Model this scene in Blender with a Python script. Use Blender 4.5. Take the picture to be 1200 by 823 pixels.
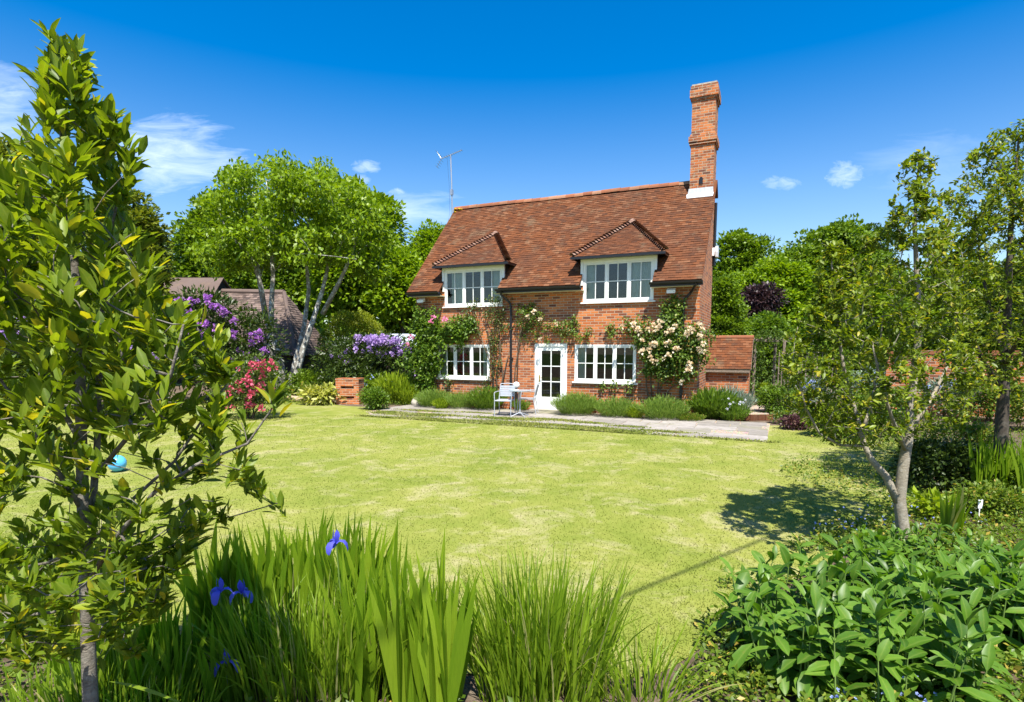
import bpy, math, random
import numpy as np
from mathutils import Vector, Matrix

random.seed(7)
RNG = np.random.default_rng(11)
R = math.radians
scene = bpy.context.scene
col = scene.collection
for o in list(bpy.data.objects):
    bpy.data.objects.remove(o)

# ------------------------------------------------------------------ camera
F, CAMH, TILT = 669.0, 2.0, R(6)          # focal length in pixels of a 1200 px wide picture
HOR = 404.0
CY = HOR + F * math.tan(TILT)
cam_d = bpy.data.cameras.new('camera')
cam = bpy.data.objects.new('camera', cam_d)
col.objects.link(cam)
cam.location = (0, 0, CAMH)
cam.rotation_euler = (R(90) - TILT, 0, 0)
cam_d.sensor_fit = 'HORIZONTAL'
cam_d.sensor_width = 36
cam_d.lens = F / 1200 * 36
cam_d.shift_y = (CY - 411.5) / 1200
cam_d.clip_start = 0.05
cam_d.clip_end = 3000
scene.camera = cam

# ------------------------------------------------------------------ world, sun, exposure
SUN = Vector((0.07, -0.56, 1.0)).normalized()
elev = math.asin(SUN.z)
world = bpy.data.worlds.new('World')
scene.world = world
world.use_nodes = True
wn, wl = world.node_tree.nodes, world.node_tree.links
for n in list(wn):
    wn.remove(n)
w_out = wn.new('ShaderNodeOutputWorld')
w_bg = wn.new('ShaderNodeBackground')
w_bg.inputs['Strength'].default_value = 0.100
sky = wn.new('ShaderNodeTexSky')
sky.sky_type = 'NISHITA'
sky.sun_disc = False
sky.sun_elevation = elev
sky.sun_rotation = R(180)
sky.air_density = 1.0
sky.dust_density = 1.0
sky.ozone_density = 3.0
hs = wn.new('ShaderNodeHueSaturation')
hs.inputs['Hue'].default_value = 0.503
hs.inputs['Value'].default_value = 1.0
wl.new(sky.outputs[0], hs.inputs['Color'])
# thin clouds, laid out by direction on the sky
tc = wn.new('ShaderNodeTexCoord')
def wmath(op, a, b=None, clamp=False):
    n = wn.new('ShaderNodeMath'); n.operation = op; n.use_clamp = clamp
    for i, v in enumerate((a, b)):
        if v is None: continue
        if isinstance(v, (int, float)): n.inputs[i].default_value = v
        else: wl.new(v, n.inputs[i])
    return n.outputs[0]
sep = wn.new('ShaderNodeSeparateXYZ'); wl.new(tc.outputs['Generated'], sep.inputs[0])
az = wmath('DIVIDE', sep.outputs[0], sep.outputs[1])
el = wmath('DIVIDE', sep.outputs[2], sep.outputs[1])
smr = wn.new('ShaderNodeMapRange'); smr.interpolation_type = 'SMOOTHSTEP'; smr.inputs[1].default_value = 0.0; smr.inputs[2].default_value = 0.62; smr.inputs[3].default_value = 1.12; smr.inputs[4].default_value = 1.66
wl.new(sep.outputs[2], smr.inputs[0]); wl.new(smr.outputs[0], hs.inputs['Saturation'])
def cloud_noise(sx, sy, rot, scale, detail, lo, hi):
    cx = wn.new('ShaderNodeCombineXYZ')
    wl.new(az, cx.inputs[0]); wl.new(el, cx.inputs[1])
    mp = wn.new('ShaderNodeMapping')
    mp.inputs['Rotation'].default_value[2] = rot
    mp.inputs['Scale'].default_value = (sx, sy, 1)
    wl.new(cx.outputs[0], mp.inputs[0])
    nz = wn.new('ShaderNodeTexNoise')
    nz.inputs['Scale'].default_value = scale; nz.inputs['Detail'].default_value = detail
    nz.inputs['Roughness'].default_value = 0.62; nz.inputs['Distortion'].default_value = 0.6
    wl.new(mp.outputs[0], nz.inputs['Vector'])
    return nz.outputs['Fac']
def cloud_mask(px, py, rx, ry):
    a0, e0 = (px - 600) / F, (HOR - py) / F
    dx = wmath('DIVIDE', wmath('SUBTRACT', az, a0), rx / F)
    dy = wmath('DIVIDE', wmath('SUBTRACT', el, e0), ry / F)
    d2 = wmath('ADD', wmath('MULTIPLY', dx, dx), wmath('MULTIPLY', dy, dy))
    return wmath('SUBTRACT', 1.0, d2, True)
n1 = cloud_noise(5, 22, R(16), 1.9, 9, 0.40, 0.72)
n2 = cloud_noise(9, 16, R(8), 6.0, 8, 0.36, 0.72)
tot = None
for (px, py, rx, ry, nn, k) in [(218, 190, 125, 66, n1, 0.6), (15, 140, 100, 75, n1, .45), (470, 252, 140, 36, n1, .4), (436, 204, 26, 12, n2, .4),
                                (430, 218, 18, 8, n2, .35), (470, 232, 16, 7, n2, .35), (905, 222, 34, 12, n2, .3), (976, 213, 34, 22, n2, .4), (1090, 200, 160, 50, n1, .14)]:
    mr = wn.new('ShaderNodeMapRange'); mr.inputs[1].default_value = .90; mr.inputs[2].default_value = 1.5
    wl.new(wmath('ADD', wmath('MULTIPLY', cloud_mask(px, py, rx, ry), .72), nn), mr.inputs[0])
    m = wmath('MULTIPLY', mr.outputs[0], k)
    tot = m if tot is None else wmath('MAXIMUM', tot, m)
fr = wmath('GREATER_THAN', sep.outputs[1], 0.05)
tot = wmath('MULTIPLY', tot, fr)
mixc = wn.new('ShaderNodeMixRGB')
wl.new(tot, mixc.inputs[0]); wl.new(hs.outputs[0], mixc.inputs[1])
mixc.inputs[2].default_value = (8.0, 8.6, 9.4, 1)
wl.new(mixc.outputs[0], w_bg.inputs['Color'])
wl.new(w_bg.outputs[0], w_out.inputs['Surface'])

sun_d = bpy.data.lights.new('sun', 'SUN')
sun_d.energy = 5.0
sun_d.angle = R(0.53)
sun_d.color = (1.0, 0.955, 0.88)
sun_o = bpy.data.objects.new('sun', sun_d)
sun_o.rotation_euler = SUN.to_track_quat('Z', 'Y').to_euler()
sun_o.location = (0, -10, 30)
col.objects.link(sun_o)

scene.view_settings.view_transform = 'Standard'
scene.view_settings.look = 'None'
scene.view_settings.exposure = 1.1
scene.view_settings.gamma = 1.0
scene.cycles.max_bounces = 6
scene.cycles.transparent_max_bounces = 8
scene.cycles.diffuse_bounces = 3
scene.cycles.glossy_bounces = 2
scene.cycles.transmission_bounces = 3

# ------------------------------------------------------------------ pixel helpers
cth, sth = math.cos(TILT), math.sin(TILT)
def ray(px, py):
    u = (px - 600) / F; v = (py - CY) / F
    return np.array([u, cth - v * sth, -sth - v * cth])
def G(px, py, z=0.0):
    d = ray(px, py); t = (z - CAMH) / d[2]
    return d * t + np.array([0, 0, CAMH])
def P(px, py, Y):
    d = ray(px, py)
    return d * (Y / d[1]) + np.array([0, 0, CAMH])

# house frame: x along the front, y into the depth, z up
HA = R(24.45)
HO = np.array([-3.179, 19.188, 0.0])
EX = np.array([math.cos(HA), -math.sin(HA), 0]); EY = np.array([math.sin(HA), math.cos(HA), 0])
def HW(x, y, z=0.0):
    return HO + EX * x + EY * y + np.array([0, 0, z])
def FA(px, py, y=0.0):          # picture point on the plane parallel to the front at depth y -> (x, z)
    d = ray(px, py); t = ((HO + EY * y - np.array([0, 0, CAMH])) @ EY) / (d @ EY)
    p = d * t + np.array([0, 0, CAMH]) - HO
    return float(p @ EX), float(p[2])

# ------------------------------------------------------------------ node materials
class NT:
    def __init__(s, name):
        s.m = bpy.data.materials.new(name); s.m.use_nodes = True
        s.t = s.m.node_tree; s.n, s.l = s.t.nodes, s.t.links
        for n in list(s.n): s.n.remove(n)
        s.out = s.n.new('ShaderNodeOutputMaterial')
    def node(s, typ, **kw):
        n = s.n.new(typ)
        for k, v in kw.items(): setattr(n, k, v)
        return n
    def put(s, sock, v):
        if isinstance(v, bpy.types.NodeSocket): s.l.new(v, sock)
        elif isinstance(v, tuple) and sock.type == 'RGBA' and len(v) == 3: sock.default_value = (*v, 1)
        else: sock.default_value = v
    def math(s, op, a, b=0.0, clamp=False):
        n = s.node('ShaderNodeMath', operation=op, use_clamp=clamp)
        s.put(n.inputs[0], a); s.put(n.inputs[1], b); return n.outputs[0]
    def mix(s, f, a, b, blend='MIX'):
        n = s.node('ShaderNodeMixRGB', blend_type=blend)
        s.put(n.inputs[0], f); s.put(n.inputs[1], a); s.put(n.inputs[2], b); return n.outputs[0]
    def noise(s, scale, detail=4, rough=.55, vec=None, dist=0.0):
        n = s.node('ShaderNodeTexNoise')
        n.inputs['Scale'].default_value = scale; n.inputs['Detail'].default_value = detail
        n.inputs['Roughness'].default_value = rough; n.inputs['Distortion'].default_value = dist
        if vec is not None: s.l.new(vec, n.inputs['Vector'])
        return n.outputs['Fac']
    def ramp(s, f, stops, interp='LINEAR'):
        n = s.node('ShaderNodeValToRGB'); n.color_ramp.interpolation = interp
        e = n.color_ramp.elements
        while len(e) < len(stops): e.new(0.5)
        for i, (p, c) in enumerate(stops):
            e[i].position = p; e[i].color = (*c, 1) if len(c) == 3 else c
        s.put(n.inputs[0], f); return n.outputs[0]
    def range(s, f, a, b, c=0.0, d=1.0):
        n = s.node('ShaderNodeMapRange'); s.put(n.inputs[0], f)
        for i, v in enumerate((a, b, c, d)): n.inputs[i + 1].default_value = v
        return n.outputs[0]
    def obj(s): return s.node('ShaderNodeTexCoord').outputs['Object']
    def pos(s): return s.node('ShaderNodeNewGeometry').outputs['Position']
    def attr(s, name='rnd'): return s.node('ShaderNodeAttribute', attribute_name=name).outputs['Fac']
    def bsdf(s, colour, rough=.7, spec=.4, bump=None, bstr=.3, bdist=.01, metal=0.0):
        p = s.node('ShaderNodeBsdfPrincipled')
        s.put(p.inputs['Base Color'], colour); s.put(p.inputs['Roughness'], rough)
        p.inputs['Specular IOR Level'].default_value = spec; p.inputs['Metallic'].default_value = metal
        if bump is not None:
            b = s.node('ShaderNodeBump'); b.inputs['Strength'].default_value = bstr; b.inputs['Distance'].default_value = bdist
            s.l.new(bump, b.inputs['Height']); s.l.new(b.outputs[0], p.inputs['Normal'])
        return p.outputs[0]
    def done(s, shader):
        s.l.new(shader, s.out.inputs['Surface']); return s.m

def leaf_mat(name, stops, trans=.35, rough=.45, spec=.35, tint=(1.25, 1.25, .45), vein=False, streak=False):
    t = NT(name)
    c = t.ramp(t.attr(), stops)
    if streak:
        mp = t.node('ShaderNodeMapping'); mp.inputs['Scale'].default_value = (1, 1, .03); t.l.new(t.pos(), mp.inputs[0])
        c = t.mix(t.range(t.noise(260, 3, .6, mp.outputs[0]), .35, .7, 0, .5), c, t.mix(1.0, c, (.55, .66, .5), 'MULTIPLY'))
        c = t.mix(t.range(t.noise(16, 5, .7, t.pos()), .64, .76, 0, .45), c, (.30, .30, .06))
    if vein:
        v = t.math('POWER', t.attr('vein'), 7.0)
        c = t.mix(t.math('MULTIPLY', v, .55), c, t.mix(.5, t.mix(1.0, c, (1.7, 1.6, 1.5), 'MULTIPLY'), (.25, .28, .08)))
        sp = t.noise(55, 5, .65, t.pos())
        c = t.mix(t.range(sp, .52, .70, 0, .45), c, t.mix(1.0, c, (1.5, 1.2, .7), 'MULTIPLY'))
        c = t.mix(t.range(t.noise(23, 3, .6, t.pos()), .60, .75, 0, .3), c, (.20, .15, .04))
    tr = t.node('ShaderNodeBsdfTranslucent')
    t.l.new(t.mix(1.0, c, tint, 'MULTIPLY'), tr.inputs['Color'])
    d = t.bsdf(c, rough, spec)
    m = t.node('ShaderNodeMixShader'); m.inputs[0].default_value = trans
    t.l.new(d, m.inputs[1]); t.l.new(tr.outputs[0], m.inputs[2])
    return t.done(m.outputs[0])

def plain(name, c, rough=.5, spec=.4, metal=0.0, noise=0.0, nscale=20, bstr=0.0):
    t = NT(name)
    if noise:
        f = t.noise(nscale, 5, .6, t.obj())
        cc = t.mix(t.range(f, .3, .7, 0, 1), tuple(x * (1 - noise) for x in c), tuple(min(1, x * (1 + noise)) for x in c))
        return t.done(t.bsdf(cc, rough, spec, f if bstr else None, bstr, .01, metal))
    return t.done(t.bsdf(c, rough, spec, metal=metal))

M = {}
def brick_material(name, old=0.0, weather=0.0):
    t = NT(name)
    ob = t.obj()
    sp = t.node('ShaderNodeSeparateXYZ'); t.l.new(ob, sp.inputs[0])
    h = t.math('ADD', sp.outputs[0], sp.outputs[1])
    cb = t.node('ShaderNodeCombineXYZ'); t.l.new(h, cb.inputs[0]); t.l.new(sp.outputs[2], cb.inputs[1])
    b = t.node('ShaderNodeTexBrick')
    b.inputs['Scale'].default_value = 1.0
    b.inputs['Brick Width'].default_value = .235; b.inputs['Row Height'].default_value = .076
    b.inputs['Mortar Size'].default_value = .0085; b.inputs['Mortar Smooth'].default_value = .25
    b.inputs['Bias'].default_value = 0.0
    b.inputs['Color1'].default_value = (1, 1, 1, 1); b.inputs['Color2'].default_value = (0, 0, 0, 1); b.inputs['Mortar'].default_value = (.5, .5, .5, 1)
    t.l.new(cb.outputs[0], b.inputs['Vector'])
    rb = t.ramp(b.outputs['Color'], [(0, (.13, .045, .03)), (.2, (.27, .08, .03)), (.45, (.43, .118, .034)), (.65, (.51, .155, .042)), (.85, (.57, .20, .065)), (1, (.32, .09, .04))])
    big = t.noise(.9, 5, .6, ob)
    rb = t.mix(t.range(big, .45, .7, 0, .45), rb, (.26, .13, .08))
    fine = t.noise(70, 3, .6, ob)
    rb = t.mix(t.range(fine, .35, .75, 0, .35), rb, t.mix(1.0, rb, (.5, .5, .5), 'MULTIPLY'))
    if old:
        li = t.noise(9, 6, .7, ob)
        rb = t.mix(t.range(li, .55, .68, 0, old), rb, (.36, .30, .17))
    if weather:
        wv = t.noise(5, 6, .7, ob)
        rb = t.mix(t.range(wv, .52, .66, 0, weather), rb, (.055, .04, .03))
    mort = t.mix(t.range(t.noise(25, 3, .6, ob), .3, .7), (.30, .235, .16), (.46, .38, .28))
    c = t.mix(b.outputs['Fac'], rb, mort)
    hgt = t.math('SUBTRACT', t.math('MULTIPLY', fine, .35), b.outputs['Fac'])
    return t.done(t.bsdf(c, .85, .2, hgt, .6, .012))
M['brick'] = brick_material('brick')
M['brick_old'] = brick_material('lichened_brick', .85, .65)
M['brick_worn'] = brick_material('worn_brick', .5, .25)

def tile_material(name, stops, lichen=.35, dark=.5):
    t = NT(name); ob = t.obj()
    c = t.ramp(t.attr(), stops)
    big = t.noise(.55, 5, .65, ob)
    c = t.mix(t.range(big, .46, .70, 0, dark), c, (.075, .042, .03))
    sp = t.noise(30, 4, .7, ob)
    c = t.mix(t.range(sp, .52, .75, 0, .5), c, t.mix(1.0, c, (.35, .35, .38), 'MULTIPLY'))
    li = t.noise(14, 6, .75, ob)
    c = t.mix(t.range(li, .62, .72, 0, lichen), c, (.30, .24, .15))
    st = t.noise(2.2, 6, .7, ob, .5)
    c = t.mix(t.range(st, .54, .68, 0, .4), c, (.20, .15, .09))
    return t.done(t.bsdf(c, .9, .08, sp, .35, .006))
M['tile'] = tile_material('clay_tile', [(0, (.085, .038, .022)), (.15, (.105, .042, .021)), (.5, (.130, .048, .021)), (.85, (.155, .057, .024)), (1, (.19, .088, .045))])
M['tile_dark'] = tile_material('dark_clay_tile', [(0, (.075, .058, .052)), (.5, (.135, .10, .085)), (1, (.21, .155, .13))], .3, .35)
M['ridge'] = tile_material('ridge_tile', [(0, (.19, .075, .045)), (.6, (.28, .11, .055)), (1, (.33, .18, .11))], .7, .3)
M['hip'] = tile_material('hip_tile', [(0, (.14, .075, .06)), (.6, (.25, .13, .09)), (1, (.32, .21, .16))], .8, .25)
M['lichen'] = plain('yellow_lichen', (.45, .33, .02), .9, .1, noise=.4, nscale=60)
M['white'] = plain('white_paint', (.78, .79, .74), .35, .45, noise=.06, nscale=9)
M['cream'] = plain('cream_board', (.55, .50, .36), .6, .3, noise=.15, nscale=12)
M['black'] = plain('black_paint', (.012, .012, .014), .35, .45)
M['darkwood'] = plain('dark_boarding', (.03, .024, .02), .8, .2, noise=.4, nscale=30)
M['lead'] = plain('lead_flashing', (.50, .52, .54), .6, .3, noise=.2, nscale=20)
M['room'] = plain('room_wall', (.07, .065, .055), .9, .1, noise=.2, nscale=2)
M['curtain'] = plain('curtain', (.72, .70, .68), .9, .1, noise=.1, nscale=8)
M['curtain_red'] = plain('patterned_curtain', (.42, .22, .22), .9, .1, noise=.6, nscale=14)
M['brass'] = plain('brass', (.55, .38, .10), .3, .5, metal=.8)
M['alu'] = plain('aluminium', (.42, .44, .47), .42, .5, metal=.3, noise=.05, nscale=15)
M['steel'] = plain('grey_steel', (.45, .46, .48), .35, .5, metal=.7)
M['tabletop'] = plain('table_glass', (.38, .46, .50), .12, .6, metal=.2)
M['stone_cap'] = plain('mortar_capping', (.38, .35, .28), .9, .15, noise=.3, nscale=18, bstr=.3)
M['slate'] = plain('pale_roofing', (.46, .52, .58), .5, .4, noise=.12, nscale=4)
M['wood'] = plain('weathered_wood', (.20, .16, .12), .85, .2, noise=.4, nscale=25, bstr=.3)
M['log'] = plain('split_log', (.40, .29, .19), .85, .2, noise=.4, nscale=14, bstr=.4)
M['plastic_white'] = plain('white_plastic', (.8, .8, .8), .4, .4)
M['cable'] = plain('black_cable', (.02, .02, .02), .5, .3)
M['terracotta'] = plain('terracotta', (.40, .17, .08), .8, .2, noise=.2, nscale=20)

# glass: clear pane with a reflective face
t = NT('window_glass')
tr = t.node('ShaderNodeBsdfTransparent'); tr.inputs[0].default_value = (.78, .84, .80, 1)
gl = t.node('ShaderNodeBsdfGlossy'); gl.inputs['Roughness'].default_value = .015
fz = t.node('ShaderNodeFresnel'); fz.inputs[0].default_value = 1.5
mx = t.node('ShaderNodeMixShader')
t.l.new(t.math('MULTIPLY', fz.outputs[0], 1.3, True), mx.inputs[0]); t.l.new(tr.outputs[0], mx.inputs[1]); t.l.new(gl.outputs[0], mx.inputs[2])
M['glass'] = t.done(mx.outputs[0])

# lawn colour: mown grass with yellow green swathes, dry straw patches
def lawn_colour(t):
    p = t.pos()
    a = t.noise(.55, 6, .62, p, .4)
    b = t.noise(2.6, 6, .65, p, .5)
    d = t.noise(1.25, 9, .74, p, .8)
    f = t.noise(38, 4, .7, p)
    c = t.ramp(t.math('ADD', t.math('MULTIPLY', a, .6), t.math('MULTIPLY', b, .4)),
               [(.28, (.125, .165, .022)), (.43, (.172, .203, .034)), (.56, (.222, .236, .050)), (.70, (.285, .272, .09))])
    dry = t.range(t.math('ADD', t.math('MULTIPLY', d, .75), t.math('MULTIPLY', b, .25)), .50, .66, 0, .62)
    c = t.mix(dry, c, (.43, .36, .235))
    c = t.mix(t.range(f, .35, .75, 0, .28), c, t.mix(1.0, c, (.6, .68, .45), 'MULTIPLY'))
    return c, f, b
t = NT('lawn_turf'); c, f, b = lawn_colour(t)
M['lawn'] = t.done(t.bsdf(c, .9, .1, f, .35, .02))
t = NT('lawn_blades'); c, f, b = lawn_colour(t)
c = t.mix(.55, c, t.mix(1.0, c, t.ramp(t.attr(), [(0, (1.0, 1.06, .85)), (.6, (1.15, 1.2, 1.0)), (1, (1.32, 1.3, 1.15))]), 'MULTIPLY'))
trn = t.node('ShaderNodeBsdfTranslucent'); t.l.new(c, trn.inputs[0])
mxs = t.node('ShaderNodeMixShader'); mxs.inputs[0].default_value = .3
t.l.new(t.bsdf(c, .7, .2), mxs.inputs[1]); t.l.new(trn.outputs[0], mxs.inputs[2])
M['blade_lawn'] = t.done(mxs.outputs[0])

t = NT('soil'); p = t.pos()
a = t.noise(3.0, 8, .7, p); b = t.noise(40, 5, .7, p)
c = t.ramp(a, [(.3, (.06, .042, .028)), (.5, (.13, .095, .065)), (.7, (.22, .175, .125))])
far = t.noise(.08, 4, .5, p)
M['soil'] = t.done(t.bsdf(c, .95, .1, t.math('ADD', a, b), .8, .04))
t = NT('woodland_floor'); p = t.pos()
a = t.noise(1.2, 8, .7, p)
c = t.ramp(a, [(.3, (.025, .04, .008)), (.55, (.06, .10, .015)), (.75, (.11, .12, .03))])
M['ground'] = t.done(t.bsdf(c, .95, .1, a, .8, .1))
t = NT('paving_stone'); ob = t.obj(); p = t.pos()
a = t.noise(6, 7, .7, p); b = t.noise(.7, 5, .65, p, .5)
c = t.ramp(t.attr(), [(0, (.24, .215, .185)), (.5, (.31, .28, .245)), (1, (.37, .335, .30))])
c = t.mix(t.range(a, .35, .7, 0, .6), c, (.13, .12, .10))
c = t.mix(t.range(b, .5, .66, 0, .55), c, (.17, .17, .06))
M['stone'] = t.done(t.bsdf(c, .85, .2, a, .35, .01))
t = NT('moss'); p = t.pos()
a = t.noise(14, 6, .7, p)
M['moss'] = t.done(t.bsdf(t.ramp(a, [(.3, (.14, .15, .02)), (.7, (.33, .31, .05))]), .95, .1, a, .8, .02))
t = NT('gravel'); p = t.pos()
vz = t.node('ShaderNodeTexVoronoi'); vz.inputs['Scale'].default_value = 45; t.l.new(p, vz.inputs['Vector'])
c = t.mix(.6, (.42, .34, .25), t.mix(1.0, (.60, .50, .38), vz.outputs['Color'], 'MULTIPLY'))
M['gravel'] = t.done(t.bsdf(c, .9, .15, vz.outputs['Distance'], .8, .02))

def bark(name, c1, c2, c3, scale=6, stretch=.25, amt=.5):
    t = NT(name); ob = t.obj()
    mp = t.node('ShaderNodeMapping'); mp.inputs['Scale'].default_value = (1, 1, stretch); t.l.new(ob, mp.inputs[0])
    a = t.noise(scale * 3, 6, .7, mp.outputs[0], .5); b = t.noise(scale, 5, .65, ob, .4)
    c = t.mix(t.range(a, .35, .65), c1, c2)
    c = t.mix(t.range(b, .5, .62, 0, amt), c, c3)
    return t.done(t.bsdf(c, .9, .15, a, .7, .015))
M['bark_pale'] = bark('lichened_bark', (.30, .28, .24), (.17, .155, .13), (.66, .66, .60), 7, .5, 1.0)
M['bark_grey'] = bark('grey_bark', (.20, .18, .145), (.11, .095, .075), (.30, .28, .23), 14, 2.2, .6)
M['bark_oak'] = bark('ringed_bark', (.33, .29, .215), (.20, .17, .125), (.42, .39, .32), 9, 3.5, .5)
M['bark_dark'] = bark('dark_bark', (.085, .07, .055), (.045, .037, .03), (.14, .13, .11), 8, .3, .4)
M['stem_brown'] = bark('woody_stem', (.16, .11, .07), (.09, .065, .045), (.25, .2, .14), 20, .3, .4)
M['stem_green'] = plain('green_stem', (.12, .19, .04), .6, .3)

def gm(name, d, m, l, acc=None, **kw):
    st = [(0, d), (.55, m), (.92, l)]
    if acc: st += [(.955, acc), (1, acc)]
    return leaf_mat(name, st, **kw)
M['l_bay'] = gm('bay_leaf', (.08, .14, .010), (.155, .23, .014), (.24, .32, .025), (.45, .42, .03), trans=.5, rough=.42, spec=.28, tint=(1.4, 1.35, .3), vein=True)
M['l_oak'] = gm('oak_leaf', (.075, .115, .010), (.145, .205, .014), (.24, .30, .028), (.38, .34, .03), trans=.42, rough=.42, spec=.3, tint=(1.35, 1.35, .3))
M['l_bright'] = gm('spring_leaf', (.12, .21, .006), (.185, .285, .008), (.245, .345, .014), trans=.42, tint=(1.25, 1.25, .3))
M['l_mid'] = gm('mid_leaf', (.08, .145, .008), (.13, .215, .010), (.18, .27, .014), trans=.38, tint=(1.25, 1.25, .35))
M['l_dark'] = gm('dark_leaf', (.04, .08, .008), (.07, .125, .010), (.105, .17, .014), trans=.3)
M['l_deep'] = gm('deep_leaf', (.022, .042, .008), (.04, .07, .010), (.07, .11, .015), trans=.25, rough=.4)
M['l_gold'] = gm('golden_leaf', (.14, .19, .012), (.24, .28, .016), (.34, .36, .03), trans=.4)
M['l_copper'] = gm('copper_leaf', (.022, .014, .018), (.05, .028, .032), (.08, .045, .045), trans=.2, tint=(1.2, .9, .8))
M['l_feather'] = gm('feathery_leaf', (.08, .12, .012), (.15, .19, .02), (.24, .26, .03), trans=.35)
M['l_rhodo'] = gm('rhododendron_leaf', (.045, .075, .010), (.08, .125, .014), (.13, .18, .025), trans=.3, rough=.4, spec=.4)
M['l_shrub'] = gm('shrub_leaf', (.06, .125, .010), (.11, .195, .014), (.17, .26, .022), trans=.4)
M['l_lav'] = gm('lavender_leaf', (.10, .18, .022), (.165, .26, .034), (.24, .335, .06), trans=.35, tint=(1.2, 1.25, .6))
M['l_blue'] = gm('blue_grey_leaf', (.10, .15, .10), (.17, .23, .16), (.26, .33, .27), trans=.3, tint=(1.1, 1.2, .8))
M['l_rose'] = gm('rose_leaf', (.055, .11, .014), (.10, .17, .018), (.17, .235, .03), (.30, .20, .05), trans=.35)
M['l_clem'] = gm('clematis_leaf', (.04, .075, .014), (.075, .12, .018), (.13, .17, .03), (.24, .15, .06), trans=.35)
M['l_hosta'] = gm('yellow_striped_leaf', (.20, .25, .03), (.42, .42, .08), (.55, .53, .22), trans=.35)
M['l_lime'] = gm('lime_leaf', (.14, .22, .008), (.22, .31, .012), (.30, .38, .02), trans=.42)
M['l_camp'] = gm('broad_leaf', (.05, .12, .012), (.085, .185, .016), (.125, .24, .028), trans=.4, rough=.4, spec=.3, tint=(1.3, 1.4, .3), vein=True)
M['l_fern'] = gm('ground_leaf', (.07, .13, .010), (.13, .20, .016), (.21, .27, .03), (.40, .30, .05), trans=.4)
M['l_iris'] = gm('iris_blade', (.13, .235, .011), (.205, .33, .016), (.28, .40, .026), trans=.52, rough=.4, spec=.3, tint=(1.35, 1.3, .3), streak=True)
M['l_thin'] = gm('thin_blade', (.14, .235, .012), (.22, .335, .018), (.29, .40, .03), (.45, .42, .17), trans=.5, rough=.45, tint=(1.3, 1.3, .3), streak=True)
M['l_heuchera'] = gm('purple_leaf', (.06, .02, .03), (.10, .04, .05), (.15, .09, .06), trans=.25, tint=(1.2, .9, .8))
def petal(name, a, b, trans=.35):
    return leaf_mat(name, [(0, a), (1, b)], trans=trans, rough=.6, spec=.2, tint=(1.1, 1.1, 1.1))
M['p_lilac'] = petal('lilac_petal', (.36, .22, .52), (.62, .46, .78))
M['p_purple'] = petal('purple_petal', (.30, .09, .42), (.52, .24, .62))
M['p_pink'] = petal('pink_petal', (.55, .05, .11), (.72, .20, .28))
M['p_rosepink'] = petal('rose_pink_petal', (.70, .18, .36), (.85, .40, .55))
M['p_cream'] = petal('cream_petal', (.72, .52, .30), (.88, .80, .62))
M['p_iris'] = petal('blue_petal', (.07, .075, .55), (.20, .21, .85))
M['p_yellow'] = petal('yellow_petal', (.75, .50, .02), (.85, .65, .06))
M['p_white'] = petal('white_petal', (.70, .70, .78), (.85, .85, .88))
M['p_sky'] = petal('pale_blue_petal', (.25, .32, .70), (.42, .50, .82))
M['ball'] = plain('blue_ball', (.09, .42, .75), .3, .5, noise=.2, nscale=6)

# ------------------------------------------------------------------ mesh helpers
BASE = {}
def tag(o, label=None, cat=None, group=None, kind=None):
    if label: o['label'] = label
    if cat: o['category'] = cat
    if group: o['group'] = group
    if kind: o['kind'] = kind
    return o
def root(name, base, label, cat, group=None, house=False):
    """Empty at the thing's base.  house=True: base is given in the house frame and the Empty is turned with it."""
    o = bpy.data.objects.new(name, None); col.objects.link(o)
    o.empty_display_size = .2
    b = np.array(base, float)
    o.location = HW(*b) if house else b
    if house: o.rotation_euler = (0, 0, -HA)
    BASE[o.name] = b
    return tag(o, label, cat, group)
def link(name, me, mat, parent, smooth=False):
    o = bpy.data.objects.new(name, me); col.objects.link(o)
    if isinstance(mat, (list, tuple)):
        for m in mat: me.materials.append(m)
    elif mat is not None: me.materials.append(mat)
    if smooth and len(me.polygons): me.polygons.foreach_set('use_smooth', np.ones(len(me.polygons), bool))
    if parent is not None:
        o.parent = parent
        if parent.name in BASE: o.location = -BASE[parent.name]
    return o
def np_mesh(name, V, Fc, mat, parent=None, attr=None, smooth=False):
    """V (n,3), Fc (m,k) one polygon size; attr per vertex."""
    V = np.ascontiguousarray(V, np.float32).reshape(-1, 3); Fc = np.ascontiguousarray(Fc, np.int32)
    me = bpy.data.meshes.new(name)
    me.vertices.add(len(V)); me.vertices.foreach_set('co', V.ravel())
    k = Fc.shape[1]
    me.loops.add(Fc.size); me.loops.foreach_set('vertex_index', Fc.ravel())
    me.polygons.add(len(Fc)); me.polygons.foreach_set('loop_start', np.arange(len(Fc), dtype=np.int32) * k)
    me.update(calc_edges=True)
    if attr is not None:
        a = me.attributes.new('rnd', 'FLOAT', 'POINT'); a.data.foreach_set('value', np.ascontiguousarray(attr, np.float32).ravel())
    return link(name, me, mat, parent, smooth)

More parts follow.
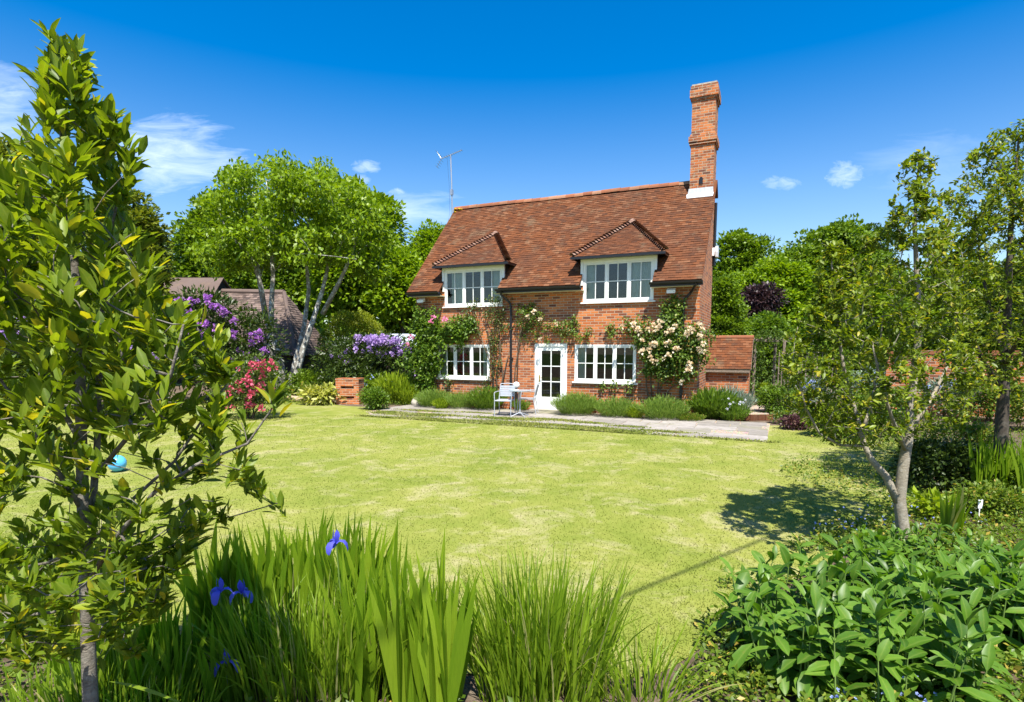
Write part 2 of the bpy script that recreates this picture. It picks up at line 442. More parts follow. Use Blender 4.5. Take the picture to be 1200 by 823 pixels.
class MB:
    def __init__(s): s.v, s.f, s.a, s.mi = [], [], [], []
    def add(s, vs, fs, a=0.5, mi=0):
        b = len(s.v)
        s.v += [tuple(map(float, v)) for v in vs]; s.a += [a] * len(vs)
        s.f += [tuple(b + i for i in f) for f in fs]; s.mi += [mi] * len(fs)
        return s
    def box(s, x0, x1, y0, y1, z0, z1, a=.5, mi=0):
        v = [(x0, y0, z0), (x1, y0, z0), (x1, y1, z0), (x0, y1, z0), (x0, y0, z1), (x1, y0, z1), (x1, y1, z1), (x0, y1, z1)]
        return s.add(v, [(0, 3, 2, 1), (4, 5, 6, 7), (0, 1, 5, 4), (1, 2, 6, 5), (2, 3, 7, 6), (3, 0, 4, 7)], a, mi)
    def obox(s, c, ux, uy, uz, a=.5, mi=0):      # centre and three half vectors
        c, ux, uy, uz = map(lambda q: np.array(q, float), (c, ux, uy, uz))
        v = [c + i * ux + j * uy + k * uz for k in (-1, 1) for (i, j) in ((-1, -1), (1, -1), (1, 1), (-1, 1))]
        return s.add(v, [(0, 3, 2, 1), (4, 5, 6, 7), (0, 1, 5, 4), (1, 2, 6, 5), (2, 3, 7, 6), (3, 0, 4, 7)], a, mi)
    def tube(s, pts, rad, n=6, cap=True, a=.5, mi=0):
        pts = [np.array(p, float) for p in pts]
        if not hasattr(rad, '__len__'): rad = [rad] * len(pts)
        vs, fs = [], []
        prev = None
        for i, p in enumerate(pts):
            d = pts[min(i + 1, len(pts) - 1)] - pts[max(i - 1, 0)]
            d = d / (np.linalg.norm(d) + 1e-9)
            u = np.cross(d, (0, 0, 1) if abs(d[2]) < .95 else (1, 0, 0)) if prev is None else prev - d * (prev @ d)
            u = u / (np.linalg.norm(u) + 1e-9); prev = u
            w = np.cross(d, u)
            for k in range(n):
                an = 2 * math.pi * k / n
                vs.append(p + rad[i] * (math.cos(an) * u + math.sin(an) * w))
        for i in range(len(pts) - 1):
            for k in range(n):
                fs.append((i * n + k, i * n + (k + 1) % n, (i + 1) * n + (k + 1) % n, (i + 1) * n + k))
        if cap:
            fs.append(tuple(range(n))[::-1]); fs.append(tuple((len(pts) - 1) * n + k for k in range(n)))
        return s.add(vs, fs, a, mi)
    def lathe(s, c, prof, n=16, a=.5):
        vs, fs = [], []
        for (r, z) in prof:
            for k in range(n):
                an = 2 * math.pi * k / n; vs.append((c[0] + r * math.cos(an), c[1] + r * math.sin(an), c[2] + z))
        for i in range(len(prof) - 1):
            for k in range(n): fs.append((i * n + k, i * n + (k + 1) % n, (i + 1) * n + (k + 1) % n, (i + 1) * n + k))
        fs.append(tuple(range(n))[::-1]); fs.append(tuple((len(prof) - 1) * n + k for k in range(n)))
        return s.add(vs, fs, a)
    def prism(s, poly, off, a=.5, mi=0):           # closed solid: polygon (3-D points) swept by off
        off = np.array(off, float); n = len(poly)
        v = [np.array(p, float) for p in poly]; v = v + [p + off for p in v]
        fs = [tuple(range(n))[::-1], tuple(range(n, 2 * n))] + [(i, (i + 1) % n, n + (i + 1) % n, n + i) for i in range(n)]
        return s.add(v, fs, a, mi)
    def build(s, name, mat, parent=None, smooth=False):
        me = bpy.data.meshes.new(name)
        me.from_pydata(s.v, [], s.f)
        at = me.attributes.new('rnd', 'FLOAT', 'POINT'); at.data.foreach_set('value', np.array(s.a, np.float32))
        if any(s.mi): me.polygons.foreach_set('material_index', np.array(s.mi, np.int32))
        me.update()
        return link(name, me, mat, parent, smooth)

def nrm(v): return v / (np.linalg.norm(v, axis=-1, keepdims=True) + 1e-9)
def rand_dirs(n, up=0.0):
    d = RNG.normal(size=(n, 3)); d[:, 2] += up
    return nrm(d)
LEAF_NEAR = np.array([[0, 0, 0], [.28, -.36, .10], [.28, 0, 0], [.28, .36, .10], [.62, -.42, .10], [.62, 0, -.03], [.62, .42, .10], [1, 0, -.10], [.86, -.20, .02], [.86, .20, .02]])
LEAF_NEAR_F = np.array([[0, 2, 1], [0, 3, 2], [1, 2, 5], [1, 5, 4], [2, 3, 6], [2, 6, 5], [4, 5, 7], [4, 7, 8], [5, 6, 9], [5, 9, 7]])
LEAF_FAR = np.array([[0, 0, 0], [.45, -.5, .08], [1, 0, 0], [.45, .5, .08]])
LEAF_FAR_F = np.array([[0, 2, 1], [0, 3, 2]])
LEAF_ROUND = np.array([[0, 0, 0], [.26, -.36, .12], [.28, 0, -.02], [.26, .36, .12], [.60, -.50, .10], [.62, 0, -.06], [.60, .50, .10], [1, 0, -.12], [.86, -.33, .02], [.86, .33, .02]])
def leaves_arrays(pos, d, up, L, W, near=False, curl=0.0):
    pos = np.asarray(pos, float); n = len(pos)
    L = np.broadcast_to(np.asarray(L, float), (n,)); W = np.broadcast_to(np.asarray(W, float), (n,))
    d = nrm(d); s = nrm(np.cross(d, up) + 1e-6); u = np.cross(s, d)
    T, Fc = (LEAF_ROUND, LEAF_NEAR_F) if near == 'round' else (LEAF_NEAR, LEAF_NEAR_F) if near else (LEAF_FAR, LEAF_FAR_F)
    tt, ss, hh = T[:, 0], T[:, 1], T[:, 2]
    V = pos[:, None] + d[:, None] * (tt[None, :, None] * L[:, None, None]) + s[:, None] * (ss[None, :, None] * W[:, None, None]) \
        + u[:, None] * ((hh[None, :, None] * W[:, None, None]) - (curl * tt ** 2)[None, :, None] * L[:, None, None])
    Fa = Fc[None] + (np.arange(n) * len(T))[:, None, None]
    return V.reshape(-1, 3), Fa.reshape(-1, 3), len(T)
def leaf_mesh(name, pos, d, up, L, W, mat, parent=None, near=False, curl=0.0, rnd=None):
    V, Fa, k = leaves_arrays(pos, d, up, L, W, near, curl)
    n = len(pos)
    r = RNG.random(n) if rnd is None else rnd
    o = np_mesh(name, V, Fa, mat, parent, np.repeat(r, k), smooth=bool(near))
    if near:
        a = o.data.attributes.new('vein', 'FLOAT', 'POINT'); a.data.foreach_set('value', np.tile(np.array([1, 0, 1, 0, 0, 1, 0, 1, 0, 0], np.float32), n))
    return o
def blades_arrays(base, az, h, w, lean, bend, seg=5, twist=None, fold=0.0):
    """Upright ribbon leaves: base (n,3), azimuth of lean, height, width, lean angle at foot, extra bend to the tip."""
    n = len(base); t = np.linspace(0, 1, seg + 1)
    ang = lean[:, None] + bend[:, None] * t[None] ** 1.6
    ds = h[:, None] / seg
    x = np.concatenate([np.zeros((n, 1)), np.cumsum(np.sin(ang[:, :-1]) * ds, 1)], 1)
    z = np.concatenate([np.zeros((n, 1)), np.cumsum(np.cos(ang[:, :-1]) * ds, 1)], 1)
    c = np.stack([np.cos(az), np.sin(az), np.zeros(n)], 1)
    P_ = base[:, None] + c[:, None] * x[..., None]; P_[..., 2] += z
    tw = (RNG.random(n) * 6.28) if twist is None else twist
    sd = np.stack([np.cos(tw), np.sin(tw), np.zeros(n)], 1)
    prof = np.minimum(1, .55 + 1.2 * t) * np.clip((1 - t) * 2.6, 0, 1) ** .75; prof[-1] = .02
    off = sd[:, None] * (w[:, None] * prof[None] * .5)[..., None]
    V = np.stack([P_ - off, P_ + off], 2)                       # n, seg+1, 2, 3
    idx = np.arange(n * (seg + 1) * 2).reshape(n, seg + 1, 2)
    Fc = np.stack([idx[:, :-1, 0], idx[:, :-1, 1], idx[:, 1:, 1], idx[:, 1:, 0]], -1).reshape(-1, 4)
    return V.reshape(-1, 3), Fc, (seg + 1) * 2
def blade_mesh(name, base, az, h, w, lean, bend, mat, parent=None, seg=5, twist=None, rnd=None):
    V, Fc, k = blades_arrays(base, az, h, w, lean, bend, seg, twist)
    n = len(base); r = RNG.random(n) if rnd is None else rnd
    return np_mesh(name, V, Fc, mat, parent, np.repeat(r, k), smooth=True)

# ------------------------------------------------------------------ branching skeletons
def grow(stems, tips, start=.25, r_tip=.003, pw=2.3, sag=.12, taper_top=.5):
    """stems: list of (points, r0): thick stems.  Every tip is joined to the nearest inner node by a curved branch."""
    nodes, par = [], []
    stem_r = []
    for pts, r0, r1, parent in stems:
        pts = np.array(pts, float)
        for i, p in enumerate(pts):
            nodes.append(p); par.append((len(nodes) - 2) if i else (parent if parent is not None else -1))
            stem_r.append(r0 + (r1 - r0) * i / max(1, len(pts) - 1))
    ns = len(nodes)
    ok = np.array([k > 0 for k in range(ns)])
    axis = np.array(nodes)
    tips = np.array(tips)
    dist = np.min(np.linalg.norm(tips[:, None] - axis[None], axis=2), 1)
    tipidx = []
    for i in np.argsort(dist):
        q = tips[i]; A = np.array(nodes)
        v = q - A; dd = np.linalg.norm(v, axis=1)
        cost = dd + 1.1 * np.maximum(0, -(v[:, 2]) + .15 * dd)       # branches rise outward
        j = int(np.argmin(cost)); a = A[j]
        L = dd[j]; m = max(2, int(L / .16))
        prev = j
        side = RNG.normal(size=3) * L * .06
        for k in range(1, m + 1):
            t_ = k / m
            p = a + (q - a) * t_ + side * math.sin(math.pi * t_) + np.array([0, 0, -sag * L * math.sin(math.pi * t_)])
            nodes.append(p); par.append(prev); prev = len(nodes) - 1
        tipidx.append(prev)
    N = len(nodes); rp = np.zeros(N)
    child = [[] for _ in range(N)]
    for i, p in enumerate(par):
        if p >= 0: child[p].append(i)
    for i in range(N - 1, -1, -1):
        rp[i] = r_tip if not child[i] else sum(rp[c] ** pw for c in child[i]) ** (1 / pw)
    rr = rp.copy()
    for i in range(ns): rr[i] = max(stem_r[i], rp[i] if i else 0)
    for i in range(ns, N): rr[i] = min(rr[i], rr[par[i]] * .8 if par[i] < ns else rr[par[i]])
    mb = MB()
    done = set()
    order = sorted(range(N), key=lambda i: -rr[i])
    # chains: from each branching continue along the thickest child
    starts = [i for i in range(N) if par[i] < 0]
    stack = [(i, None) for i in starts]
    while stack:
        i, p0 = stack.pop()
        chain = [] if p0 is None else [p0]
        k = i
        while True:
            chain.append(k)
            cs = child[k]
            if not cs: break
            cs_sorted = sorted(cs, key=lambda c: -(rr[c] + (10 if c < ns and k < ns and c == k + 1 else 0)))
            for c in cs_sorted[1:]: stack.append((c, k))
            k = cs_sorted[0]
        pts = [nodes[c] for c in chain]; rad = [rr[c] for c in chain]
        if p0 is not None: rad[0] = rad[1] if len(rad) > 1 else rad[0]
        if len(pts) > 1: mb.tube(pts, rad, 8 if max(rad) > .025 else 5, True)
    dirs = np.array([nodes[i] - nodes[par[i]] for i in tipidx])
    return mb, np.array([nodes[i] for i in tipidx]), nrm(dirs)

# ------------------------------------------------------------------ crowns made of leaf clumps
def clump_points(lobes, per, spread=.62, clump=(.35, .7), shell=.55):
    """lobes: (cx,cy,cz,rx,ry,rz); scatters clumps over each lobe and leaves over each clump."""
    PP, DD = [], []
    for (cx, cy, cz, rx, ry, rz, ncl) in lobes:
        d = rand_dirs(ncl, .25)
        rad = shell + (1 - shell) * RNG.random((ncl, 1)) ** .5
        cc = np.array([cx, cy, cz]) + d * rad * np.array([rx, ry, rz])
        cr = clump[0] + (clump[1] - clump[0]) * RNG.random(ncl)
        ld = rand_dirs(ncl * per, .35).reshape(ncl, per, 3)
        lr = (.35 + .65 * RNG.random((ncl, per, 1)) ** .6)
        p = cc[:, None] + ld * lr * cr[:, None, None] * np.array([1.15, 1.15, spread])
        dir_ = nrm(ld * .7 + d[:, None] * .5 + RNG.normal(size=ld.shape) * .45 + np.array([0, 0, -.25]))
        PP.append(p.reshape(-1, 3)); DD.append(dir_.reshape(-1, 3))
    return np.concatenate(PP), np.concatenate(DD)
def crown_ups(d): return nrm(np.array([0, 0, 1.0]) + RNG.normal(size=d.shape) * .55)

def far_tree(name, label, px, pytop, Y, wpx, pybot, mat, leaf=.26, ncl=150, per=70, group=None, cat='tree', lob=7, trunk=True, clump=(.55, 1.0), flat=.55, barkm='bark_dark'):
    """A tree beyond the garden: px centre, top and bottom rows of the crown, distance and width in pixels."""
    c = P(px, pytop, Y); top = c[2]; bot = max(.2, P(px, pybot, Y)[2])
    rw = wpx / 2 / F * Y; hh = (top - bot)
    rt = root(name, (c[0], Y, 0), label, cat, group)
    lobes = []
    for k in range(lob):
        an = 2 * math.pi * (k + random.random() * .6) / lob
        fr = random.uniform(.3, .62)
        zz = bot + hh * random.uniform(.28, .74)
        s = random.uniform(.36, .5)
        lobes.append((c[0] + rw * fr * math.cos(an), Y + rw * .75 * fr * math.sin(an), zz, rw * s, rw * s * .85, hh * random.uniform(.22, .30), int(ncl / lob)))
    lobes.append((c[0] + rw * random.uniform(-.12, .12), Y, top - hh * .30, rw * .5, rw * .45, hh * .28, int(ncl / 3)))
    lobes.append((c[0], Y, bot + hh * .4, rw * .75, rw * .6, hh * .36, int(ncl / 3)))
    p, d = clump_points(lobes, per, flat, clump)
    L = leaf * RNG.uniform(.7, 1.3, len(p))
    leaf_mesh('crown', p, d, crown_ups(d), L, L * .62, M[mat], rt)
    if trunk:
        mb = MB(); b = np.array([c[0], Y, 0])
        r0 = max(.16, .022 * top)
        mb.tube([b, b + [0, 0, bot + hh * .3], b + [.1, 0, bot + hh * .65]], [r0, r0 * .7, r0 * .3], 8)
        for k in range(6):
            l = lobes[k % len(lobes)]
            s0 = b + np.array([0, 0, bot + hh * random.uniform(0, .3)])
            mb.tube([s0, (s0 + np.array(l[:3])) / 2 + [0, 0, -.2], l[:3]], [r0 * .4, r0 * .28, r0 * .1], 6)
        mb.build('trunk', M[barkm], rt, True)
    return rt

def shrub(name, label, c, r, mat, leaf=.07, ncl=60, per=40, group=None, cat='shrub', clump=(.18, .3), flat=.8, stems=6, aspect=.5, lobes=None, near=False, shell=.55):
    """c = centre of the foot on the ground, r = (rx, ry, height)."""
    c = np.array(c, float)
    rt = root(name, c, label, cat, group)
    if lobes is None:
        lobes = [(c[0], c[1], c[2] + r[2] * .52, r[0] * .88, r[1] * .88, r[2] * .44, ncl)]
        for k in range(4):
            an = random.random() * 6.28
            lobes.append((c[0] + r[0] * .5 * math.cos(an), c[1] + r[1] * .5 * math.sin(an), c[2] + r[2] * random.uniform(.4, .62), r[0] * .45, r[1] * .45, r[2] * .36, ncl // 4))
    p, d = clump_points(lobes, per, flat, clump, shell)
    p[:, 2] = np.maximum(p[:, 2], c[2] + .02 + .08 * RNG.random(len(p)))
    L = leaf * RNG.uniform(.7, 1.3, len(p))
    leaf_mesh('foliage', p, d, crown_ups(d), L, L * aspect, M[mat], rt, near)
    if stems:
        mb = MB()
        for k in range(stems):
            l = lobes[k % len(lobes)]
            s0 = c + np.array([random.uniform(-.2, .2) * r[0], random.uniform(-.2, .2) * r[1], -.02])
            e = np.array(l[:3]) + RNG.normal(size=3) * np.array([r[0], r[1], r[2]]) * .15
            rr = .012 + .012 * r[2]
            mb.tube([s0, (s0 + e) / 2 + RNG.normal(size=3) * .04, e], [rr, rr * .7, rr * .3], 5)
        mb.build('stems', M['stem_brown'], rt, True)
    return rt, lobes

def petal_ball(n, r, cup=.5, size=1.0):
    """A small many-petalled head as a mesh of folded petals round its own origin."""
    d = rand_dirs(n, cup)
    V, Fa, k = leaves_arrays(d * r * .35, nrm(d + RNG.normal(size=d.shape) * .35), crown_ups(d), r * size * RNG.uniform(.7, 1.1, n), r * size * .8)
    me = bpy.data.meshes.new('flower')
    me.from_pydata(V.tolist(), [], Fa.tolist())
    a = me.attributes.new('rnd', 'FLOAT', 'POINT'); a.data.foreach_set('value', np.repeat(RNG.random(n), k).astype(np.float32))
    me.update(); return me
def put_flowers(rt, pts, meshes, mat, name='flower', smin=.75, smax=1.25):
    for me in meshes:
        if not me.materials: me.materials.append(mat)
    b = BASE[rt.name]
    for p in pts:
        o = bpy.data.objects.new(name, random.choice(meshes)); col.objects.link(o)
        o.parent = rt; o.location = np.array(p) - b
        o.rotation_euler = (random.uniform(-.5, .5), random.uniform(-.5, .5), random.random() * 6.28)
        s = random.uniform(smin, smax); o.scale = (s, s, s)

# ================================================================== THE SETTING
def sheet(name, poly, z, mat, kind='structure', thick=0.0):
    me = bpy.data.meshes.new(name)
    me.from_pydata([(x, y, z) for x, y in poly], [], [tuple(range(len(poly)))]); me.update()
    o = link(name, me, mat, None); return tag(o, kind=kind)
def gxy(px, py): g = G(px, py); return (float(g[0]), float(g[1]))
def hxy(x, y): g = HW(x, y); return (float(g[0]), float(g[1]))
def smooth_poly(pts, n=6):
    out = []; m = len(pts)
    for i in range(m):
        p0, p1, p2, p3 = (np.array(pts[(i + k - 1) % m]) for k in range(4))
        for k in range(n):
            t = k / n
            out.append(tuple(.5 * ((2 * p1) + (-p0 + p2) * t + (2 * p0 - 5 * p1 + 4 * p2 - p3) * t ** 2 + (-p0 + 3 * p1 - 3 * p2 + p3) * t ** 3)))
    return out
def inside(poly, X, Y):
    poly = np.array(poly); c = np.zeros(len(X), bool); j = len(poly) - 1
    for i in range(len(poly)):
        xi, yi = poly[i]; xj, yj = poly[j]
        k = ((yi > Y) != (yj > Y)) & (X < (xj - xi) * (Y - yi) / (yj - yi + 1e-12) + xi)
        c ^= k; j = i
    return c

sheet('ground', [(-600, -60), (600, -60), (600, 900), (-600, 900)], -.012, M['ground'])
sheet('garden_soil', smooth_poly([(-26, -6), (20, -6), (24, 8), (20, 24), (6, 32), (-10, 32), (-28, 26)]), -.006, M['soil'])
LAWN = smooth_poly([(-22, 8), (-20, 15), (-13.5, 18.2), (-9.6, 19.9), (-7.3, 20.0), (-5.4, 18.6), hxy(-.2, -1.2), hxy(.6, -.6), hxy(5, -.5), hxy(10.4, -.7), (7.0, 13.9),
                    (8.0, 11.4), (6.7, 8.4), (4.7, 6.5), (3.5, 5.55), (2.3, 4.6), (1.55, 3.95), (1.15, 3.5), (.7, 3.25), (-.3, 3.3), (-1.4, 3.6), (-3.2, 3.9), (-6, 4.2), (-12, 4.6), (-20, 5.2)], 5)
sheet('lawn', LAWN, 0.0, M['lawn'])

# short mown blades standing on the lawn, where they can be told apart
def lawn_blades():
    n = 230000
    Yv = 3.1 + (RNG.random(n) ** 2.0) * 13
    Xv = (RNG.random(n) * 2 - 1) * Yv * .95
    k = inside(LAWN, Xv, Yv)
    # not on the paved terrace
    rel = np.stack([Xv - HO[0], Yv - HO[1]], 1); ly = rel @ EY[:2]; lx = rel @ EX[:2]
    k &= ~((ly > -3.44) & (lx > -.2) & (lx < 10.9))
    Xv, Yv = Xv[k], Yv[k]; n = len(Xv)
    az = RNG.random(n) * 6.28; ln = RNG.uniform(.2, 1.1, n)
    h = RNG.uniform(.008, .022, n) * (1 + .0 * Yv); w = .0024 * (1 + Yv * .2)
    d = np.stack([np.cos(az) * np.sin(ln), np.sin(az) * np.sin(ln), np.cos(ln)], 1)
    s = np.stack([-np.sin(az + RNG.normal(size=n)), np.cos(az), np.zeros(n)], 1)
    b = np.stack([Xv, Yv, np.zeros(n)], 1)
    V = np.stack([b - s * w[:, None], b + s * w[:, None], b + d * h[:, None]], 1).reshape(-1, 3)
    o = np_mesh('lawn_grass', V, np.arange(n * 3).reshape(n, 3), M['blade_lawn'], None, np.repeat(RNG.random(n), 3))
    tag(o, 'short mown yellow green grass blades of the lawn', 'grass', kind='stuff')
lawn_blades()

# paved terrace of irregular flags with mossy joints, along the house front
sheet('terrace_bed', [hxy(-.1, -.55), hxy(-.2, -2.5), hxy(.5, -3.1), hxy(2, -3.36), hxy(10.8, -3.38), hxy(10.86, -.3), hxy(6, -.1)], .004, M['gravel'])
def flags():
    mb = MB()
    y = -.35; rowy = [-.30, -.92, -1.46, -2.08, -2.60, -2.98, -3.40]
    for r in range(6):
        y1, y0 = rowy[r] - .012, rowy[r + 1] + .012
        x = -.05 + random.uniform(-.2, .25) + (.0 if r < 3 else .45)
        while x < 10.6:
            w = random.uniform(.45, .95); x1 = min(x + w, 10.82)
            if not (random.random() < .10 and r >= 2) and x1 - x > .2:
                z = -.004 + random.uniform(0, .004); j = lambda: random.uniform(-.012, .012)
                v = [(x + j(), y0 + j(), z), (x1 + j(), y0 + j(), z), (x1 + j(), y1 + j(), z), (x + j(), y1 + j(), z)]
                v = [tuple(HW(*q)) for q in v]
                mb.prism([v[0], v[1], v[2], v[3]], (0, 0, .018), random.random())
            x = x1 + .025
    o = mb.build('paving', M['stone']); tag(o, kind='structure')
flags()
# thin moss and grass spilling over the flags: soft patches
def moss_patches():
    pts = []
    for (lx, ly, rx, ry, n) in [(4.3, -2.35, 1.0, .22, 1500), (5.6, -2.0, .7, .16, 900), (6.6, -2.2, .5, .14, 500), (2.2, -2.4, .9, .2, 900), (1.3, -1.7, .8, .14, 500), (3.0, -1.5, .7, .1, 400), (7.7, -2.45, .5, .12, 350), (5.2, -2.95, 1.6, .2, 1800), (8.6, -2.9, .7, .14, 600), (1.5, -2.75, .8, .2, 1100), (4.6, -3.15, 1.2, .2, 1600), (6.8, -3.0, .8, .2, 1000), (2.6, -3.2, 1.0, .16, 1100), (.6, -2.5, .5, .3, 800), (7.6, -3.2, .8, .12, 700)]:
        n = int(n * 2.2); a = RNG.normal(size=(n, 2)) * .5
        pts.append(np.stack([lx + a[:, 0] * rx, ly + a[:, 1] * ry], 1))
    for k in range(90):
        x0 = random.uniform(.3, 10.9); a = RNG.normal(size=(random.randint(20, 90), 2)); pts.append(np.stack([x0 + a[:, 0] * .16, -3.44 + np.abs(a[:, 1]) * .09 - .03], 1))
    q = np.concatenate(pts); b = HO + EX * q[:, :1] + EY * q[:, 1:2]; b[:, 2] = .012
    n = len(b); az = RNG.random(n) * 6.28; ln = RNG.uniform(.3, 1.2, n)
    d = np.stack([np.cos(az) * np.sin(ln), np.sin(az) * np.sin(ln), np.cos(ln)], 1)
    h = RNG.uniform(.02, .05, n); s = np.stack([-np.sin(az), np.cos(az), np.zeros(n)], 1) * .018
    V = np.stack([b - s, b + s, b + d * h[:, None]], 1).reshape(-1, 3)
    o = np_mesh('moss', V, np.arange(n * 3).reshape(n, 3), M['blade_lawn'], None, np.repeat(RNG.random(n), 3))
    tag(o, 'patches of moss and grass between the terrace flags', 'moss', kind='stuff')
moss_patches()

# gravel path and brick-edged steps climbing beside the outhouse
def steps():
    mb = MB(); mg = MB()
    a, b2 = np.array(gxy(860, 493)), np.array(gxy(908, 492))
    dirv = np.array([.32, 1.0]); dirv /= np.linalg.norm(dirv)
    for k, (d0, d1, z) in enumerate([(0, 2.6, .15), (2.6, 7.5, .30)]):
        sh = k * .25
        p = [a + dirv * d0 + [sh, 0], b2 + dirv * d0 - [sh, 0], b2 + dirv * d1 - [sh, 0], a + dirv * d1 + [sh, 0]]
        mg.prism([(q[0], q[1], z - .15) for q in p], (0, 0, .135), .5)
        ux = (p[1] - p[0]) / np.linalg.norm(p[1] - p[0]); n = int(np.linalg.norm(p[1] - p[0]) / .225)
        for i in range(n):
            c = p[0] + ux * (i + .5) * .225 - dirv * .06
            mb.obox((c[0], c[1], z - .075), (*(ux * .108), 0), (*(dirv * .052), 0), (0, 0, .077), random.random())
    o = mg.build('path', M['gravel']); tag(o, kind='structure')
    o = mb.build('step_edging', M['tile']); tag(o, kind='structure')
steps()

# ================================================================== THE COTTAGE
W, D, HE, HR = 9.0, 5.72, 3.70, 7.0
OE = .35
house = root('brick_cottage', (0, 0, 0), 'red brick cottage with a steep tiled roof, two dormers and a tall chimney', 'cottage', house=True)
SL = (HR - HE) / (D / 2 + OE)
def roofz(y): return HE + (y + OE) * SL
OPEN = [(.81, 2.72, .93, 2.0), (5.53, 7.34, .93, 2.0), (4.26, 5.29, .03, 2.03), (1.11, 3.17, 3.23, 3.75), (5.76, 7.78, 3.23, 3.75)]
def walls():
    mb = MB()
    xs = sorted({0, W, *[o[0] for o in OPEN], *[o[1] for o in OPEN]}); zs = sorted({-.05, 3.75, *[o[2] for o in OPEN], *[o[3] for o in OPEN]})
    for i in range(len(xs) - 1):
        for k in range(len(zs) - 1):
            cx, cz = (xs[i] + xs[i + 1]) / 2, (zs[k] + zs[k + 1]) / 2
            if any(a < cx < b and c < cz < d for a, b, c, d in OPEN): continue
            mb.add([(xs[i], 0, zs[k]), (xs[i + 1], 0, zs[k]), (xs[i + 1], 0, zs[k + 1]), (xs[i], 0, zs[k + 1])], [(0, 1, 2, 3)])
    for a, b, c, d in OPEN:                      # reveals
        y = .16
        mb.add([(a, 0, c), (a, y, c), (a, y, d), (a, 0, d)], [(0, 1, 2, 3)]); mb.add([(b, 0, c), (b, y, c), (b, y, d), (b, 0, d)], [(3, 2, 1, 0)])
        mb.add([(a, 0, c), (b, 0, c), (b, y, c), (a, y, c)], [(0, 1, 2, 3)])
        if d < 3.7: mb.add([(a, 0, d), (b, 0, d), (b, y, d), (a, y, d)], [(3, 2, 1, 0)])
    YS = 3.15
    ztop = lambda y: (roofz(y) if y < D / 2 else HR - (y - D / 2) * SL) - .06
    g = [(W, 0, -.05), (W, YS, -.05), (W, YS, ztop(YS)), (W, D / 2, ztop(D / 2)), (W, 0, ztop(0) - .0)]
    mb.add(g, [tuple(range(5))])
    mb.add([(W, YS, -.05), (8.3, YS, -.05), (8.3, YS, ztop(YS)), (W, YS, ztop(YS))], [(0, 1, 2, 3)])
    mb.add([(8.3, YS, -.05), (8.3, D, -.05), (8.3, D, ztop(D)), (8.3, YS, ztop(YS))], [(0, 1, 2, 3)])
    mb.add([(8.3, D, -.05), (0, D, -.05), (0, D, ztop(D)), (8.3, D, ztop(D))], [(0, 1, 2, 3)])
    mb.add([(0, D, -.05), (0, 0, -.05), (0, 0, ztop(0)), (0, D / 2, ztop(D / 2)), (0, D, ztop(D))], [(0, 1, 2, 3, 4)])
    w = mb.build('wall', M['brick'], house)
    # rooms behind the windows
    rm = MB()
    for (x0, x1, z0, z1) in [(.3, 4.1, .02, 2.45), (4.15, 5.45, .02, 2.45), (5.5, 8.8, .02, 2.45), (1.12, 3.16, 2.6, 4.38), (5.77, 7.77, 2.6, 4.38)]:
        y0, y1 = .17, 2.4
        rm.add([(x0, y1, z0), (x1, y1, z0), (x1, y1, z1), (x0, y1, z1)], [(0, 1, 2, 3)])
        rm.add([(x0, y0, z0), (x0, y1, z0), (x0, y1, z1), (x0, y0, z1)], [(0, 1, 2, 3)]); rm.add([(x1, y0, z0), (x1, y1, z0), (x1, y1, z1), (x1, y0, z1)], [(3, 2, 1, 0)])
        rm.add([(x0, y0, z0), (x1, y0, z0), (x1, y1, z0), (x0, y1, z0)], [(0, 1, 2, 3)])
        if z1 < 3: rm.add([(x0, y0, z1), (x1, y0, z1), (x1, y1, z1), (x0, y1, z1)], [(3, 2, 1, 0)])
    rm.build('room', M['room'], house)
walls()

# --- roof: a deck with real overlapping tiles
DORM = [(1.11, 3.17), (5.76, 7.78)]
DE = []                                        # dormer data (xc, half width of eave)
for a, b in DORM: DE.append(((a + b) / 2 + .02, 1.31))
DEZ, DEY, APZ, APY, BKY = 4.49, -.24, 5.70, 1.62, .42
def in_dormer(x, y):
    for (a, b), (xc, hw) in zip(DORM, DE):
        if a - .09 < x < b + .09 and y < .44: return True
        if abs(x - xc) < hw and .40 < y < APY - (APY - BKY) * abs(x - xc) / hw: return True
    return False
XL, XR = -.12, W + .08
def tile_course(mb, o, u, v, n, ulen, vlen, ok, tw=.165, g=.1, lift=.020, seed=1):
    """Overlapping plain tiles on a slope: o = eave corner, u along, v up the slope, n outward."""
    rr = random.Random(seed); o, u, v, n = map(lambda q: np.array(q, float), (o, u, v, n))
    nc = int(vlen / g) + 1
    for j in range(nc):
        x = -tw * (.5 if j % 2 else 0)
        sag = .012 * math.sin(j * .7 + seed)
        while x < ulen:
            x0, x1 = max(x, 0) + .002, min(x + tw, ulen) - .002
            if x1 - x0 > .03 and ok((x0 + x1) / 2, (j + .4) * g):
                s0 = j * g - .015 + rr.uniform(-.006, .006) + .004 * math.sin(x * 1.7 + j)
                s1 = min(s0 + g * 1.5, vlen + .02)
                la, lb = lift + rr.uniform(-.003, .007), .004
                tk = .013; tl = rr.uniform(-.004, .004)
                p = [o + u * x0 + v * s0 + n * (la + tl), o + u * x1 + v * s0 + n * (la - tl), o + u * x1 + v * s1 + n * lb, o + u * x0 + v * s1 + n * lb]
                q = [a - n * tk for a in p[:2]]
                mb.add(p + q, [(0, 1, 2, 3), (4, 5, 1, 0), (4, 0, 3), (5, 2, 1)], rr.random())
            x += tw
